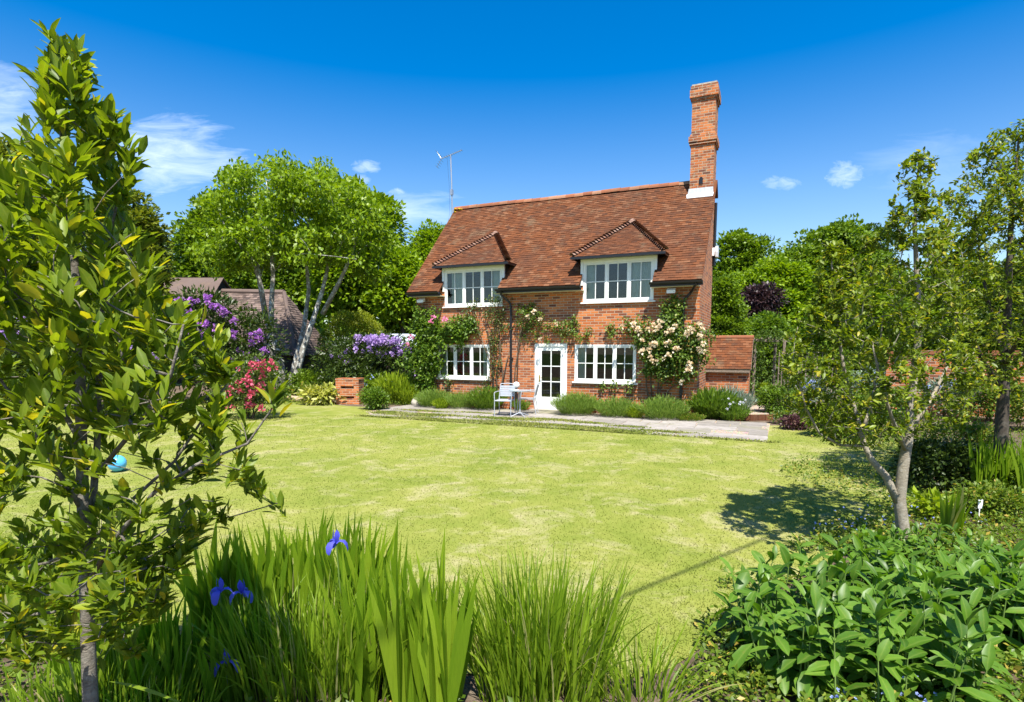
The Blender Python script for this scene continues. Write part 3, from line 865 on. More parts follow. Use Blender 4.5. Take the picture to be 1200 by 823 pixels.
def roof():
    mb = MB(); t = .06
    sv = np.array([0, 1, SL]); sv /= np.linalg.norm(sv); nv = np.array([0, -sv[2], sv[1]])
    L = (D / 2 + OE) / sv[1]
    def deck(x0, x1, y0, y1):
        a = [(x0, y0, roofz(y0)), (x1, y0, roofz(y0)), (x1, y1, roofz(y1)), (x0, y1, roofz(y1))]
        mb.prism(a, (0, 0, -t))
    yb = .43
    deck(XL, XR, yb, D / 2)
    for x0, x1 in [(XL, 1.09), (3.19, 5.74), (7.80, XR)]: deck(x0, x1, -OE, yb)
    # back slope
    yr = D + OE
    mb.prism([(XL, D / 2, HR), (8.25, D / 2, HR), (8.25, yr, HE), (XL, yr, HE)], (0, 0, -t))
    mb.prism([(8.25, D / 2, HR), (XR, D / 2, HR), (XR, 3.25, HR - (3.25 - D / 2) * SL), (8.25, 3.25, HR - (3.25 - D / 2) * SL)], (0, 0, -t))
    rf = mb.build('roof', M['tile'], house)
    tl = MB()
    def ok(x, s):
        y = -OE + s * sv[1]; X = XL + x
        if X > 8.33 and y > 2.36: return False
        return not in_dormer(X, y)
    tile_course(tl, (XL, -OE, HE), (1, 0, 0), sv, nv, XR - XL, L - .05, ok, seed=3)
    tl.build('roof_tiles', M['tile'], rf)
    rd = MB(); x = XL
    while x < 8.30:                            # half-round ridge tiles
        ln = .31; x1 = min(x + ln, 8.31)
        dz = .012 * math.sin(x * 1.3) + random.uniform(-.006, .006)
        vs = []
        for xx, e in ((x, .0), (x1 + .012, .006)):
            for k in range(9):
                an = math.pi * k / 8
                vs.append((xx, D / 2 - math.cos(an) * (.125 + e), HR - .055 + dz + math.sin(an) * (.13 + e)))
        fs = [(k, k + 1, 10 + k, 9 + k) for k in range(8)] + [tuple(range(9))[::-1], tuple(range(9, 18))]
        rd.add(vs, fs, random.random()); x += ln
    rd.build('ridge_tiles', M['ridge'], rf, False)
    li = MB()
    for k in range(16):
        li.lathe((XL + random.uniform(-.0, .35), D / 2 - random.uniform(-.02, .16), HR + random.uniform(-.22, .05)), [(.001, -.03), (random.uniform(.03, .07), 0), (.001, .035)], 7)
    li.build('lichen', M['lichen'], rf)
    # verge mortar and under-cloak
    vg = MB()
    vg.prism([(XR - .13, -OE + .02, roofz(-OE + .02) - .075), (XR - .13, 2.35, roofz(2.35) - .075), (XR - .13, 2.35, roofz(2.35) - .062), (XR - .13, -OE + .02, roofz(-OE + .02) - .062)], (.12, 0, 0))
    vg.build('verge_board', M['stone_cap'], house)
    # eaves: pale soffit, black gutters on brackets
    for x0, x1 in [(XL, 1.13), (3.12, 5.80), (7.74, XR + .03)]:
        gt = MB()
        n = 9; vs = []
        for xx in (x0, x1):
            for r_ in (.066, .056):
                for k in range(n):
                    an = math.pi + math.pi * k / (n - 1)
                    vs.append((xx, -OE - .055 + r_ * math.cos(an), HE - .035 + r_ * math.sin(an)))
        fs = []
        for k in range(n - 1):
            fs += [(k, k + 1, 2 * n + k + 1, 2 * n + k), (n + k, 3 * n + k, 3 * n + k + 1, n + k + 1), (k, n + k, n + k + 1, k + 1), (2 * n + k, 2 * n + k + 1, 3 * n + k + 1, 3 * n + k)]
        fs += [(0, 2 * n, 3 * n, n), (n - 1, 2 * n - 1, 4 * n - 1, 3 * n - 1)]
        gt.add(vs, fs)
        gt.box(x0, x1, -OE + .015, -OE + .035, HE - .15, HE - .055)
        gt.build('gutter', M['black'], house)
        sf = MB(); sf.box(max(x0, 0) + .0, min(x1, W), -OE + .04, .0, HE - .16, HE - .135)
        sf.build('soffit', M['cream'], house)
roof()

def dormer(i):
    (a, b), (xc, hw) = DORM[i], DE[i]
    body = MB()
    body.box(a - .075, a - .005, -.035, .03, 3.70, 4.42); body.box(b + .005, b + .075, -.035, .03, 3.70, 4.42)       # white corner posts
    body.box(a - .075, b + .075, -.032, .03, 4.36, 4.45)
    dm = body.build('dormer', M['white'], house)
    for x, s in ((a - .07, 1), (b + .07, -1)):
        ch = MB(); ch.prism([(x, .031, roofz(.03) - .05), (x, .44, roofz(.44)), (x, .44, 4.50), (x, .031, 4.44)], (s * .05, 0, 0))
        ch.build('cheek', M['darkwood'], dm)
    rf = MB()
    eL, eR, A_ = np.array([xc - hw, DEY, DEZ]), np.array([xc + hw, DEY, DEZ]), np.array([xc, APY, APZ])
    bL, bR = np.array([xc - hw, BKY + .02, DEZ]), np.array([xc + hw, BKY + .02, DEZ])
    dn = np.array([0, 0, -.04])
    rf.add([eL, eR, A_, bL, bR, eL + dn, eR + dn, A_ + dn, bL + dn, bR + dn], [(0, 1, 2), (3, 0, 2), (1, 4, 2), (7, 6, 5), (7, 5, 8), (7, 9, 6), (5, 6, 1, 0), (8, 5, 0, 3), (6, 9, 4, 1)])
    # boarded eave under the roof, black
    r_ = rf.build('dormer_roof', M['tile'], dm)
    tl = MB()
    v = A_ - (eL + eR) / 2; vl = np.linalg.norm(v); v = v / vl; n = np.cross((1, 0, 0), v)
    tile_course(tl, eL, (1, 0, 0), v, n, 2 * hw, vl, lambda x, s: abs(x - hw) < hw * (1 - s / vl) - .02, seed=20 + i, lift=.018)
    for (e, bk, s) in ((eL, bL, -1), (eR, bR, 1)):
        u = (bk - e); ul = np.linalg.norm(u); u = u / ul
        vv = A_ - e; vv = vv - u * (vv @ u); h = np.linalg.norm(vv); vv /= h
        nn = np.cross(u, vv) * (1 if s > 0 else -1)
        if nn[2] < 0: nn = -nn
        tt = (A_ - e) @ u
        def ok(x, sy, ul=ul, h=h, tt=tt):
            f = sy / h
            return tt * f + .02 < x < ul + (tt - ul) * f
        tile_course(tl, e, u, vv, nn, max(ul, tt), h, ok, seed=30 + i, lift=.014)
    tl.build('tiles', M['tile'], dm)
    hp = MB()
    for e in (eL, eR):                           # bonnet tiles, each one tilted over the next
        d = A_ - e; L = np.linalg.norm(d); d = d / L
        sd = nrm(np.cross(d, (0, 0, 1))); up = np.cross(sd, d)
        k = 0; s = .02
        while s < L - .02:
            vs = []
            for (q, r1, lf) in ((0, .105, .06), (.15, .06, .0)):
                c = e + d * (s + q) + up * lf
                for m_ in range(7):
                    an = math.pi * m_ / 6
                    vs.append(c + sd * math.cos(an) * r1 + up * (math.sin(an) * r1 * .75 - .015))
            for m_ in range(7): vs.append(vs[m_] - up * .0 + d * .012 - (vs[m_] - (e + d * s + up * .06)) * .2)
            fs = [(m_, m_ + 1, 8 + m_, 7 + m_) for m_ in range(6)] + [(m_ + 1, m_, 14 + m_, 15 + m_) for m_ in range(6)]
            hp.add(vs, fs, random.random()); s += .112
    hp.lathe(A_ + [0, -.03, .0], [(.14, -.02), (.12, .04), (.07, .085), (.02, .105)], 10, .9)
    hp.build('hip_tiles', M['hip'], dm)
    gt = MB()
    gt.box(xc - hw - .02, xc + hw + .02, DEY - .075, DEY - .005, DEZ - .075, DEZ - .01)
    gt.box(xc - hw, xc - hw + .03, DEY - .004, .30, DEZ - .075, DEZ - .045); gt.box(xc + hw - .03, xc + hw, DEY - .004, .30, DEZ - .075, DEZ - .045)
    gt.box(xc - hw + .035, xc + hw - .035, DEY, -.036, DEZ - .06, DEZ - .045)
    gt.build('fascia', M['black'], dm)
dormer(0); dormer(1)

def window(x0, x1, z0, z1, y=-.012, cas=((0, 1), (1, 2), (2, 3)), label=None, curt='curtain', cpos=(0, 5), cw=.62):
    """Three casements, each of two by two panes."""
    fr = MB(); t = .055; dp = .075
    fr.box(x0, x0 + t, y, y + dp, z0, z1); fr.box(x1 - t, x1, y, y + dp, z0, z1)
    fr.box(x0 + t, x1 - t, y, y + dp, z1 - t, z1); fr.box(x0 + t, x1 - t, y, y + dp, z0, z0 + t * .8)
    n = 3; iw = (x1 - x0 - 2 * t); cwid = iw / n
    for k in range(1, n):
        c = x0 + t + cwid * k; fr.box(c - .022, c + .022, y + .002, y + dp - .004, z0 + t * .8, z1 - t)
    w = fr.build('window', M['white'], house)
    if label: w['label'] = label
    zt, zb = z1 - t, z0 + t * .8
    for k in range(n):
        a = x0 + t + cwid * k + (.022 if k else 0); b = x0 + t + cwid * (k + 1) - (.022 if k < n - 1 else 0)
        cs = MB(); s = .035; yy = y + .012; de = .04
        cs.box(a + .002, a + s, yy, yy + de, zb + .002, zt - .002); cs.box(b - s, b - .002, yy, yy + de, zb + .002, zt - .002)
        cs.box(a + s, b - s, yy, yy + de, zt - s, zt - .002); cs.box(a + s, b - s, yy, yy + de, zb + .002, zb + s)
        m_ = (a + b) / 2; h = (zt + zb) / 2
        cs.box(m_ - .011, m_ + .011, yy + .004, yy + de - .006, zb + s, zt - s)
        cs.box(a + s, m_ - .011, yy + .006, yy + de - .008, h - .011, h + .011); cs.box(m_ + .011, b - s, yy + .006, yy + de - .008, h - .011, h + .011)
        cs.build('casement', M['white'], w)
        gl = MB(); gl.box(a + s - .004, b - s + .004, yy + .018, yy + .022, zb + s - .004, zt - s + .004); gl.build('pane', M['glass'], w)
    sl = MB(); sl.prism([(x0 - .06, -.075, z0 - .055), (x0 - .06, .06, z0 - .055), (x0 - .06, .06, z0 - .004), (x0 - .06, -.075, z0 - .022)], (x1 - x0 + .12, 0, 0)); sl.build('sill', M['white'], w)
    for (ca, cb) in cpos:                         # pleated curtains
        cu = MB(); nn = 24; vs = []
        xa, xb = x0 + t + iw * ca, x0 + t + iw * cb
        for k in range(nn + 1):
            xx = xa + (xb - xa) * k / nn; yy = .095 + .016 * math.sin(k * 1.9) + .008 * math.sin(k * 4.1)
            vs += [(xx, yy, z0 + .02), (xx, yy, z1 - .03)]
        cu.add(vs, [(2 * k, 2 * k + 2, 2 * k + 3, 2 * k + 1) for k in range(nn)])
        cu.build('curtain', M[curt], w, True)
window(.81, 2.72, .93, 2.0, label='three-light white window beside the pink climbing rose', cpos=((0, .13), (.88, 1)))
window(5.53, 7.34, .93, 2.0, label='three-light white window beside the cream climbing rose', cpos=((0, .14),))
window(1.11, 3.17, 3.23, 4.36, label='white dormer window above the pink climbing rose', cpos=((.08, .33), (.84, 1)))
window(5.76, 7.78, 3.23, 4.36, label='white dormer window nearer the chimney', cpos=((0, .16), (.68, 1)))

def door():
    x0, x1, z0, z1 = 4.26, 5.29, .03, 2.03
    f = MB(); f.box(x0, x0 + .085, -.015, .10, z0, z1); f.box(x1 - .085, x1, -.015, .10, z0, z1); f.box(x0 + .085, x1 - .085, -.015, .10, z1 - .085, z1)
    f.build('door_frame', M['white'], house)
    d = MB(); a, b = x0 + .09, x1 - .09; y0, y1 = .012, .06; zt = z1 - .09; zb = z0 + .01
    s = .12; gb = .42; gt = zt - .12
    d.box(a, a + s, y0, y1, zb, zt); d.box(b - s, b, y0, y1, zb, zt); d.box(a + s, b - s, y0, y1, gt, zt); d.box(a + s, b - s, y0, y1, zb, gb)
    m_ = (a + b) / 2; d.box(m_ - .013, m_ + .013, y0 + .004, y1 - .004, gb, gt)
    for k in (1, 2):
        z = gb + (gt - gb) * k / 3; d.box(a + s, m_ - .013, y0 + .006, y1 - .006, z - .013, z + .013); d.box(m_ + .013, b - s, y0 + .006, y1 - .006, z - .013, z + .013)
    d.box(a + s + .05, b - s - .05, y0 - .006, y0 - .001, zb + .1, gb - .08)
    dr = d.build('door', M['white'], house)
    g = MB(); g.box(a + s - .004, b - s + .004, y0 + .022, y0 + .026, gb - .004, gt + .004); g.build('pane', M['glass'], dr)
    h = MB(); h.box(a + .035, a + .075, y0 - .012, y0 - .002, .88, 1.08); h.tube([(a + .055, y0 - .012, 1.0), (a + .055, y0 - .05, 1.0), (a + .15, y0 - .05, 1.0)], .009, 8); h.build('handle', M['brass'], dr)
    st = MB(); st.box(x0 - .1, x1 + .1, -.28, .0, -.02, .045); st.build('doorstep', M['stone'], house)
door()

def chimney():
    x0, x1, y0, y1 = 8.33, 9.0, 2.36, 3.14
    m = MB(); m.box(x0, x1, y0, y1, 6.0, 9.62)
    e = .045
    m.box(x0 - e, x1 + e, y0 - e, y1 + e, 7.96, 8.03); m.box(x0 - e * 1.5, x1 + e * 1.5, y0 - e * 1.5, y1 + e * 1.5, 8.032, 8.19); m.box(x0 - e * .6, x1 + e * .6, y0 - e * .6, y1 + e * .6, 8.192, 8.26)
    m.box(x0 - e * .7, x1 + e * .7, y0 - e * .7, y1 + e * .7, 9.22, 9.295); m.box(x0 - e * 1.5, x1 + e * 1.5, y0 - e * 1.5, y1 + e * 1.5, 9.297, 9.52); m.box(x0 - e * 1.1, x1 + e * 1.1, y0 - e * 1.1, y1 + e * 1.1, 9.522, 9.63)
    ch = m.build('chimney', M['brick_old'], house)
    c = MB(); c.prism([(x0 - .02, y0 - .02, 9.632), (x1 + .02, y0 - .02, 9.632), (x1 + .02, y1 + .02, 9.632), (x0 - .02, y1 + .02, 9.632)], (0, 0, .05)); c.build('capping', M['stone_cap'], ch)
    f = MB(); f.prism([(x0 - .05, y0 - .006, roofz(2.36) + .02), (x1 + .02, y0 - .006, roofz(2.36) + .02), (x1 + .01, y0 - .006, roofz(2.36) + .20), (x0 - .02, y0 - .006, roofz(2.36) + .20)], (0, -.02, 0))
    f.prism([(x0 - .06, y0 - .13, roofz(2.23) + .035), (x1 + .02, y0 - .13, roofz(2.23) + .035), (x1 + .03, y0 - .025, roofz(2.36) + .03), (x0 - .08, y0 - .025, roofz(2.36) + .03)], (0, 0, .012))
    f.build('flashing', M['lead'], ch)
    k = MB(); k.prism([(8.60, y0 - .004, 6.80), (8.71, y0 - .004, 6.80), (8.71, y0 - .004, 6.95), (8.68, y0 - .004, 7.0), (8.63, y0 - .004, 7.0), (8.60, y0 - .004, 6.95)], (0, -.02, 0)); k.build('vent', M['black'], ch)
chimney()

def pipes():
    p = MB(); y = -.07
    p.tube([(3.30, -OE - .05, HE - .10), (3.30, -OE - .02, HE - .2), (3.47, y, HE - .45), (3.49, y, 3.0), (3.49, y, .12), (3.49, y - .09, .03)], .036, 8)
    for z in (.7, 1.55, 2.5): p.box(3.44, 3.54, y - .04, -.002, z, z + .05)
    p.build('downpipe', M['black'], house)
    p = MB()
    p.tube([(8.95, -OE - .05, HE - .10), (8.92, -OE - .02, HE - .16), (8.78, -.12, HE - .32), (8.62, y, HE - .5), (8.60, y, 2.9), (8.60, y, .1)], .036, 8)
    for z in (.7, 1.7, 2.7): p.box(8.55, 8.65, y - .04, -.002, z, z + .05)
    p.build('downpipe', M['black'], house)
    p = MB(); p.tube([(9.045, 3.0, 4.45), (9.045, 3.0, 6.35)], .045, 8); p.build('vent_pipe', M['black'], house)
    p = MB(); p.tube([(.55, -.06, .1), (.55, -.06, 1.4)], .03, 8); p.build('downpipe', M['black'], house)
pipes()

# things fixed to the cottage
def wall_lamp(x, z, label):
    r = root('wall_lamp', (x, 0, z), label, 'wall light', 'security lights under the eaves', house=True)
    m = MB(); m.box(x - .045, x + .045, -.05, -.001, z - .05, z + .05); m.tube([(x, -.05, z), (x, -.12, z - .02)], .018, 6); m.build('bracket', M['plastic_white'], r)
    h = MB(); h.prism([(x - .11, -.10, z + .05), (x - .11, -.26, z - .02), (x - .11, -.25, z - .10), (x - .11, -.12, z - .06)], (.22, 0, 0)); h.build('lamp_head', M['plastic_white'], r)
wall_lamp(.31, 3.46, 'small white floodlight under the eave by the pink climbing rose')
wall_lamp(8.28, 3.47, 'small white floodlight under the eave above the cream climbing rose')
r = root('alarm_box', (9.0, 2.97, 4.72), 'small white alarm box on the brick gable below the black pipe', 'alarm box', house=True)
m = MB(); m.prism([(9.095, 2.84, 4.70), (9.095, 3.10, 4.70), (9.095, 3.14, 4.86), (9.095, 3.10, 5.02), (9.095, 2.84, 5.02), (9.095, 2.80, 4.86)], (.07, 0, 0)); m.build('cover', M['plastic_white'], r)
m = MB(); m.box(9.001, 9.094, 2.86, 3.08, 4.74, 4.98); m.build('back_plate', M['plastic_white'], r)
r = root('globe_lamp', (3.75, -.25, 0), 'small white globe lamp on a thin post low against the wall left of the door', 'garden lamp', house=True)
m = MB(); m.tube([(3.75, -.25, 0), (3.75, -.25, .66)], .016, 6); m.tube([(3.75, -.25, .64), (3.75, -.25, .68)], .04, 10); m.build('post', M['black'], r)
m = MB(); m.lathe((3.75, -.25, .77), [(.02, -.1), (.07, -.08), (.1, -.03), (.1, .03), (.07, .08), (.02, .1)], 14); m.build('globe', M['plastic_white'], r, True)
m = MB(); m.box(3.52, 3.68, -.10, -.002, .58, .74); m.build('junction_box', M['steel'], r)

r = root('tv_aerial', (-.2, 2.95, 6.6), 'thin white television aerial on a mast at the left end of the roof ridge', 'aerial', house=True)
ax, ay = -.30, 2.95
m = MB(); m.tube([(ax, ay, 6.5), (ax - .02, ay, 8.0), (ax - .05, ay, 9.0)], .026, 6); m.box(ax - .06, ax + .03, ay - .05, ay + .05, 7.55, 7.75); m.build('mast', M['steel'], r)
m = MB(); bp, bq = np.array([ax - .40, ay - .08, 8.88]), np.array([ax + .38, ay + .1, 9.14]); m.tube([bp, bq], .014, 5); m.build('boom', M['steel'], r)
m = MB(); dv = nrm(bq - bp); sd = nrm(np.cross(dv, (0, 0, 1)))
for k in range(9):
    c = bp + (bq - bp) * (.18 + .8 * k / 8); w_ = .16 - .006 * k
    m.tube([c - sd * w_, c + sd * w_], .007, 4)
m.build('element', M['steel'], r)
m = MB()
for s in (-1, 1):
    for q in range(4):
        z = .06 + .07 * q; c = bp + np.array([-.06 * q, 0, s * z]); m.tube([c - sd * .2, c + sd * .2], .007, 4)
    m.tube([bp, bp + np.array([-.2, 0, s * .29])], .009, 4)
m.build('reflector', M['steel'], r)
m = MB(); m.tube([(ax - .20, ay, 8.93), (ax - .10, ay - .05, 8.0), (ax - .08, ay - .05, 6.9), (ax - .06, ay - .2, 6.6)], .004, 4); m.build('lead_wire', M['cable'], r)

# --- brick outhouse against the gable
def outhouse():
    r = root('brick_outhouse', (9.62, 2.3, 0), 'small brick lean-to outhouse with a steep tiled roof beside the gable', 'outhouse', house=True)
    x0, x1, y0, y1 = 9.003, 10.22, 2.3, 3.35
    m = MB(); m.prism([(x0, y0, -.05), (x0, y1, -.05), (x0, y1, 2.1), (x0, 3.1, 2.1), (x0, y0, 1.32)], (x1 - x0, 0, 0)); m.build('wall', M['brick'], r)
    m = MB(); v = np.array([0, .98, .98]); v /= np.linalg.norm(v); n = np.array([0, -v[2], v[1]]); vl = 1.34
    o = np.array([x0, y0 - .12, 1.27])
    m.prism([o, o + [x1 - x0 + .06, 0, 0], o + [x1 - x0 + .06, 0, 0] + v * vl, o + v * vl], -n * .05)
    rf = m.build('roof', M['stone_cap'], r)
    m = MB(); tile_course(m, o + n * .004, (1, 0, 0), v, n, x1 - x0 + .06, vl, lambda x, s: True, seed=44); m.build('tiles', M['tile'], rf)
    m = MB(); q = o + v * vl; m.tube([q + [0, .02, 0], q + [x1 - x0 + .07, .02, 0]], .075, 10, a=.4); m.build('ridge', M['ridge'], rf)
    m = MB(); m.box(x0, x1 + .02, y0 - .14, y0 - .09, 1.17, 1.235); m.build('gutter', M['wood'], r)
outhouse()

# --- terrace furniture
def bistro_chair(lx, ly, rz, label):
    p = HW(lx, ly, .016)
    r = root('bistro_chair', p, label, 'chair', 'aluminium chairs on the terrace'); BASE[r.name] = np.zeros(3); r.rotation_euler = (0, 0, rz)
    def obj(mb, n, m, par=r): return mb.build(n, M[m], par, False)
    s = MB()
    for k in range(7):
        y = -.20 + k * .067; s.box(-.21, .21, y - .028, y + .028, .437, .449)
    obj(s, 'seat', 'alu')
    fr = MB(); fr.tube([(-.225, -.23, .43), (.225, -.23, .43), (.225, .22, .43), (-.225, .22, .43), (-.225, -.23, .43)], .012, 6); obj(fr, 'seat_frame', 'alu')
    b = MB()
    for k in range(5):
        z = .55 + k * .062; b.obox((0, .245 + (z - .45) * .18, z), (.20, 0, 0), (0, .005, 0), (0, .004, .027))
    obj(b, 'backrest', 'alu')
    for sx in (-1, 1):
        l = MB(); l.tube([(sx * .235, -.25, 0), (sx * .235, -.22, .44), (sx * .25, -.20, .64), (sx * .25, -.10, .665), (sx * .25, .22, .665), (sx * .225, .27, .66)], .0125, 6); obj(l, 'leg', 'alu')
        l = MB(); l.tube([(sx * .235, .30, 0), (sx * .225, .22, .44), (sx * .205, .335, .87)], .0125, 6); obj(l, 'leg', 'alu')
    t_ = MB(); t_.tube([(-.205, .335, .87), (0, .345, .885), (.205, .335, .87)], .0125, 6); obj(t_, 'top_rail', 'alu')
    return r
bistro_chair(4.05, -1.72, R(-14), 'pale aluminium slatted chair with its backrest to the house, left of the bistro table')
bistro_chair(4.42, -1.0, R(-100), 'pale aluminium chair half hidden behind the small bistro table')
p = HW(4.47, -1.62, .016)
r = root('bistro_table', p, 'small round bistro table with a pale top between the chairs', 'table')
m = MB(); m.lathe(p + [0, 0, .70], [(.30, 0), (.315, .01), (.315, .022), (.30, .03)], 28); m.build('table_top', M['tabletop'], r, False)
m = MB(); m.tube([p + [0, 0, .06], p + [0, 0, .70]], .022, 8)
m.build('pedestal', M['alu'], r)
for k in range(4):
    an = k * math.pi / 2 + .5; m = MB(); m.tube([p + [0, 0, .10], p + [.14 * math.cos(an), .14 * math.sin(an), .05], p + [.28 * math.cos(an), .28 * math.sin(an), .0]], .014, 6); m.build('leg', M['alu'], r)
# ================================================================== PLANTS ON AND AGAINST THE COTTAGE
def climber(name, label, blobs, mat, stems, leaf=.07, dens=260, depth=.22, cat='climbing plant', near=False):
    """blobs: (x, z, r) on the house front; stems: lists of (x, z)."""
    bx, bz = stems[0][0]
    r = root(name, (bx, -.2, 0), label, cat, house=True)
    PP, DD = [], []
    for (x, z, rr) in blobs:
        n = int(dens * rr * rr * 18)
        nc = max(3, int(n / 14))
        c = np.stack([x + RNG.normal(size=nc) * rr * .5, -.05 - depth * RNG.random(nc) * min(1, rr * 2.2), z + RNG.normal(size=nc) * rr * .5], 1)
        p = np.repeat(c, 14, 0) + RNG.normal(size=(nc * 14, 3)) * np.array([.07, .045, .07])
        p[:, 1] = np.minimum(p[:, 1], -.02)
        PP.append(p); DD.append(nrm(RNG.normal(size=p.shape) * .6 + np.array([0, -.55, -.35])))
    p, d = np.concatenate(PP), np.concatenate(DD)
    up = nrm(np.array([0, -.6, .7]) + RNG.normal(size=d.shape) * .5)
    L = leaf * RNG.uniform(.65, 1.3, len(p))
    leaf_mesh('foliage', p, d, up, L, L * .62, M[mat], r, near)
    m = MB()
    for k, st in enumerate(stems):
        pts = []
        for i, (x, z) in enumerate(st):
            pts.append((x + random.uniform(-.03, .03), -.06 - .03 * random.random() - (.12 if z < .1 else 0), z))
        n = len(pts); m.tube(pts, [.022 - .016 * i / n for i in range(n)], 5)
    m.build('stems', M['stem_brown'], r, True)
    return r
def fa(px, py): return FA(px, py, -.1)
def fb(l, k=1.0): return [(*fa(x, y), rr) for x, y, rr in l]

cr = climber('climbing_rose', 'leafy green climbing rose with pink flowers at the left corner of the cottage',
             fb([(500, 372, .33), (512, 385, .36), (498, 395, .34), (492, 412, .42), (505, 410, .42), (520, 398, .3), (486, 424, .36), (500, 428, .38), (512, 430, .25), (502, 444, .26), (530, 384, .3), (541, 388, .32), (550, 380, .24), (536, 400, .2), (503, 460, .2), (496, 450, .2), (492, 385, .22)]),
             'l_shrub', [[fa(503, 478), fa(502, 440), fa(505, 400), fa(500, 368)], [fa(500, 478), fa(494, 440), fa(490, 410)], [fa(505, 478), fa(515, 420), fa(540, 385)], [fa(508, 478), fa(510, 450)]], leaf=.10, dens=300, depth=.45)
put_flowers(cr, [(*fa(x, y)[:1], -.5 - .1 * random.random(), fa(x, y)[1]) for x, y in [(514, 379), (516, 373), (530, 375), (487, 404), (490, 396)]],
            [petal_ball(16, .085, .6) for _ in range(3)], M['p_rosepink'])
climber('wall_clematis', 'sparse brown and green climber round the downpipe between the left window and the door',
        fb([(552, 362, .22), (556, 378, .26), (548, 392, .2), (540, 374, .18), (562, 388, .15), (580, 352, .2), (586, 366, .26), (580, 380, .22), (590, 385, .2), (582, 398, .22), (578, 412, .18), (582, 424, .18), (578, 436, .15), (572, 446, .14), (590, 350, .15), (575, 368, .2), (525, 452, .12), (528, 447, .1)]),
        'l_clem', [[fa(585, 476), fa(582, 440), fa(586, 405), fa(580, 370), fa(588, 345)], [fa(583, 476), fa(575, 430), fa(560, 385), fa(552, 360)], [fa(586, 476), fa(592, 425), fa(597, 412)], [fa(580, 476), fa(578, 420), fa(570, 380), fa(556, 392)], [fa(584, 478), fa(588, 440), fa(584, 395), fa(592, 360)]], leaf=.065, dens=170, depth=.3)
cr = climber('climbing_rose', 'thin climbing rose trained along the wall above the cottage door',
        fb([(613, 362, .24), (622, 370, .28), (632, 376, .22), (640, 382, .15), (618, 382, .16), (628, 392, .16), (640, 398, .12), (612, 395, .1), (652, 384, .2), (662, 383, .22), (672, 376, .18), (676, 388, .22), (688, 392, .18), (662, 392, .15), (608, 378, .14), (628, 360, .12)]),
        'l_rose', [[fa(602, 476), fa(604, 430), fa(612, 380), fa(640, 382), fa(690, 392)], [fa(604, 470), fa(606, 400), fa(615, 362)], [fa(612, 395), fa(630, 372)]], leaf=.07, dens=180, depth=.3)
put_flowers(cr, [(fa(x, y)[0], -.32, fa(x, y)[1]) for x, y in [(636, 375), (637, 398), (622, 372), (655, 380), (629, 366)]], [petal_ball(16, .075, .6) for _ in range(2)], M['p_cream'])
rose_blobs = [(752, 383, .2), (735, 383, .18), (716, 386, .14), (760, 396, .3), (772, 402, .34), (786, 392, .34), (790, 410, .40), (776, 420, .36), (762, 412, .3), (796, 425, .3), (782, 434, .3), (766, 430, .26), (790, 372, .26), (782, 362, .2), (797, 358, .15), (790, 350, .14), (780, 375, .24), (805, 395, .28), (815, 400, .24), (820, 410, .24), (824, 394, .2), (812, 422, .22), (808, 436, .2), (822, 420, .16), (800, 446, .12), (752, 402, .2), (703, 452, .08), (738, 452, .08), (720, 452, .06), (816, 386, .16)]
cr = climber('climbing_rose', 'large cream flowered climbing rose on the wall at the right corner of the cottage',
        fb(rose_blobs), 'l_rose', [[fa(765, 478), fa(762, 440), fa(770, 410), fa(785, 370), (fa(792, 350))], [fa(770, 478), fa(775, 450), fa(800, 425), fa(822, 400)], [fa(762, 476), fa(757, 452), fa(758, 425), fa(752, 385), fa(716, 386)], [fa(768, 478), fa(770, 448), fa(790, 430), fa(803, 400)], [fa(764, 478), fa(758, 458), fa(738, 454), fa(703, 454)], [fa(772, 478), fa(785, 455), fa(800, 446)]], leaf=.085, dens=300, depth=.5)
pts = []
for (px, py, n, s) in [(742, 381, 4, 6), (750, 386, 3, 5), (768, 385, 6, 8), (778, 385, 5, 6), (786, 388, 3, 6), (792, 386, 4, 5), (812, 390, 4, 7), (822, 392, 4, 6), (806, 395, 2, 4), (786, 405, 4, 6), (794, 410, 5, 6), (766, 414, 4, 7), (757, 412, 3, 6), (776, 424, 4, 6), (770, 402, 3, 6), (824, 412, 5, 6), (828, 404, 2, 4), (808, 434, 3, 6), (802, 445, 2, 3), (764, 424, 2, 5), (820, 382, 2, 4), (755, 398, 2, 5), (783, 415, 2, 6), (815, 425, 2, 4), (731, 383, 2, 3), (772, 374, 2, 4)]:
    for k in range((n + 1) // 2):
        q = fa(px + random.gauss(0, s * .5), py + random.gauss(0, s * .45)); pts.append((q[0], -.46 - .12 * random.random(), q[1]))
put_flowers(cr, pts, [petal_ball(20, .105, .6) for _ in range(4)], M['p_cream'], smin=.55, smax=.95)

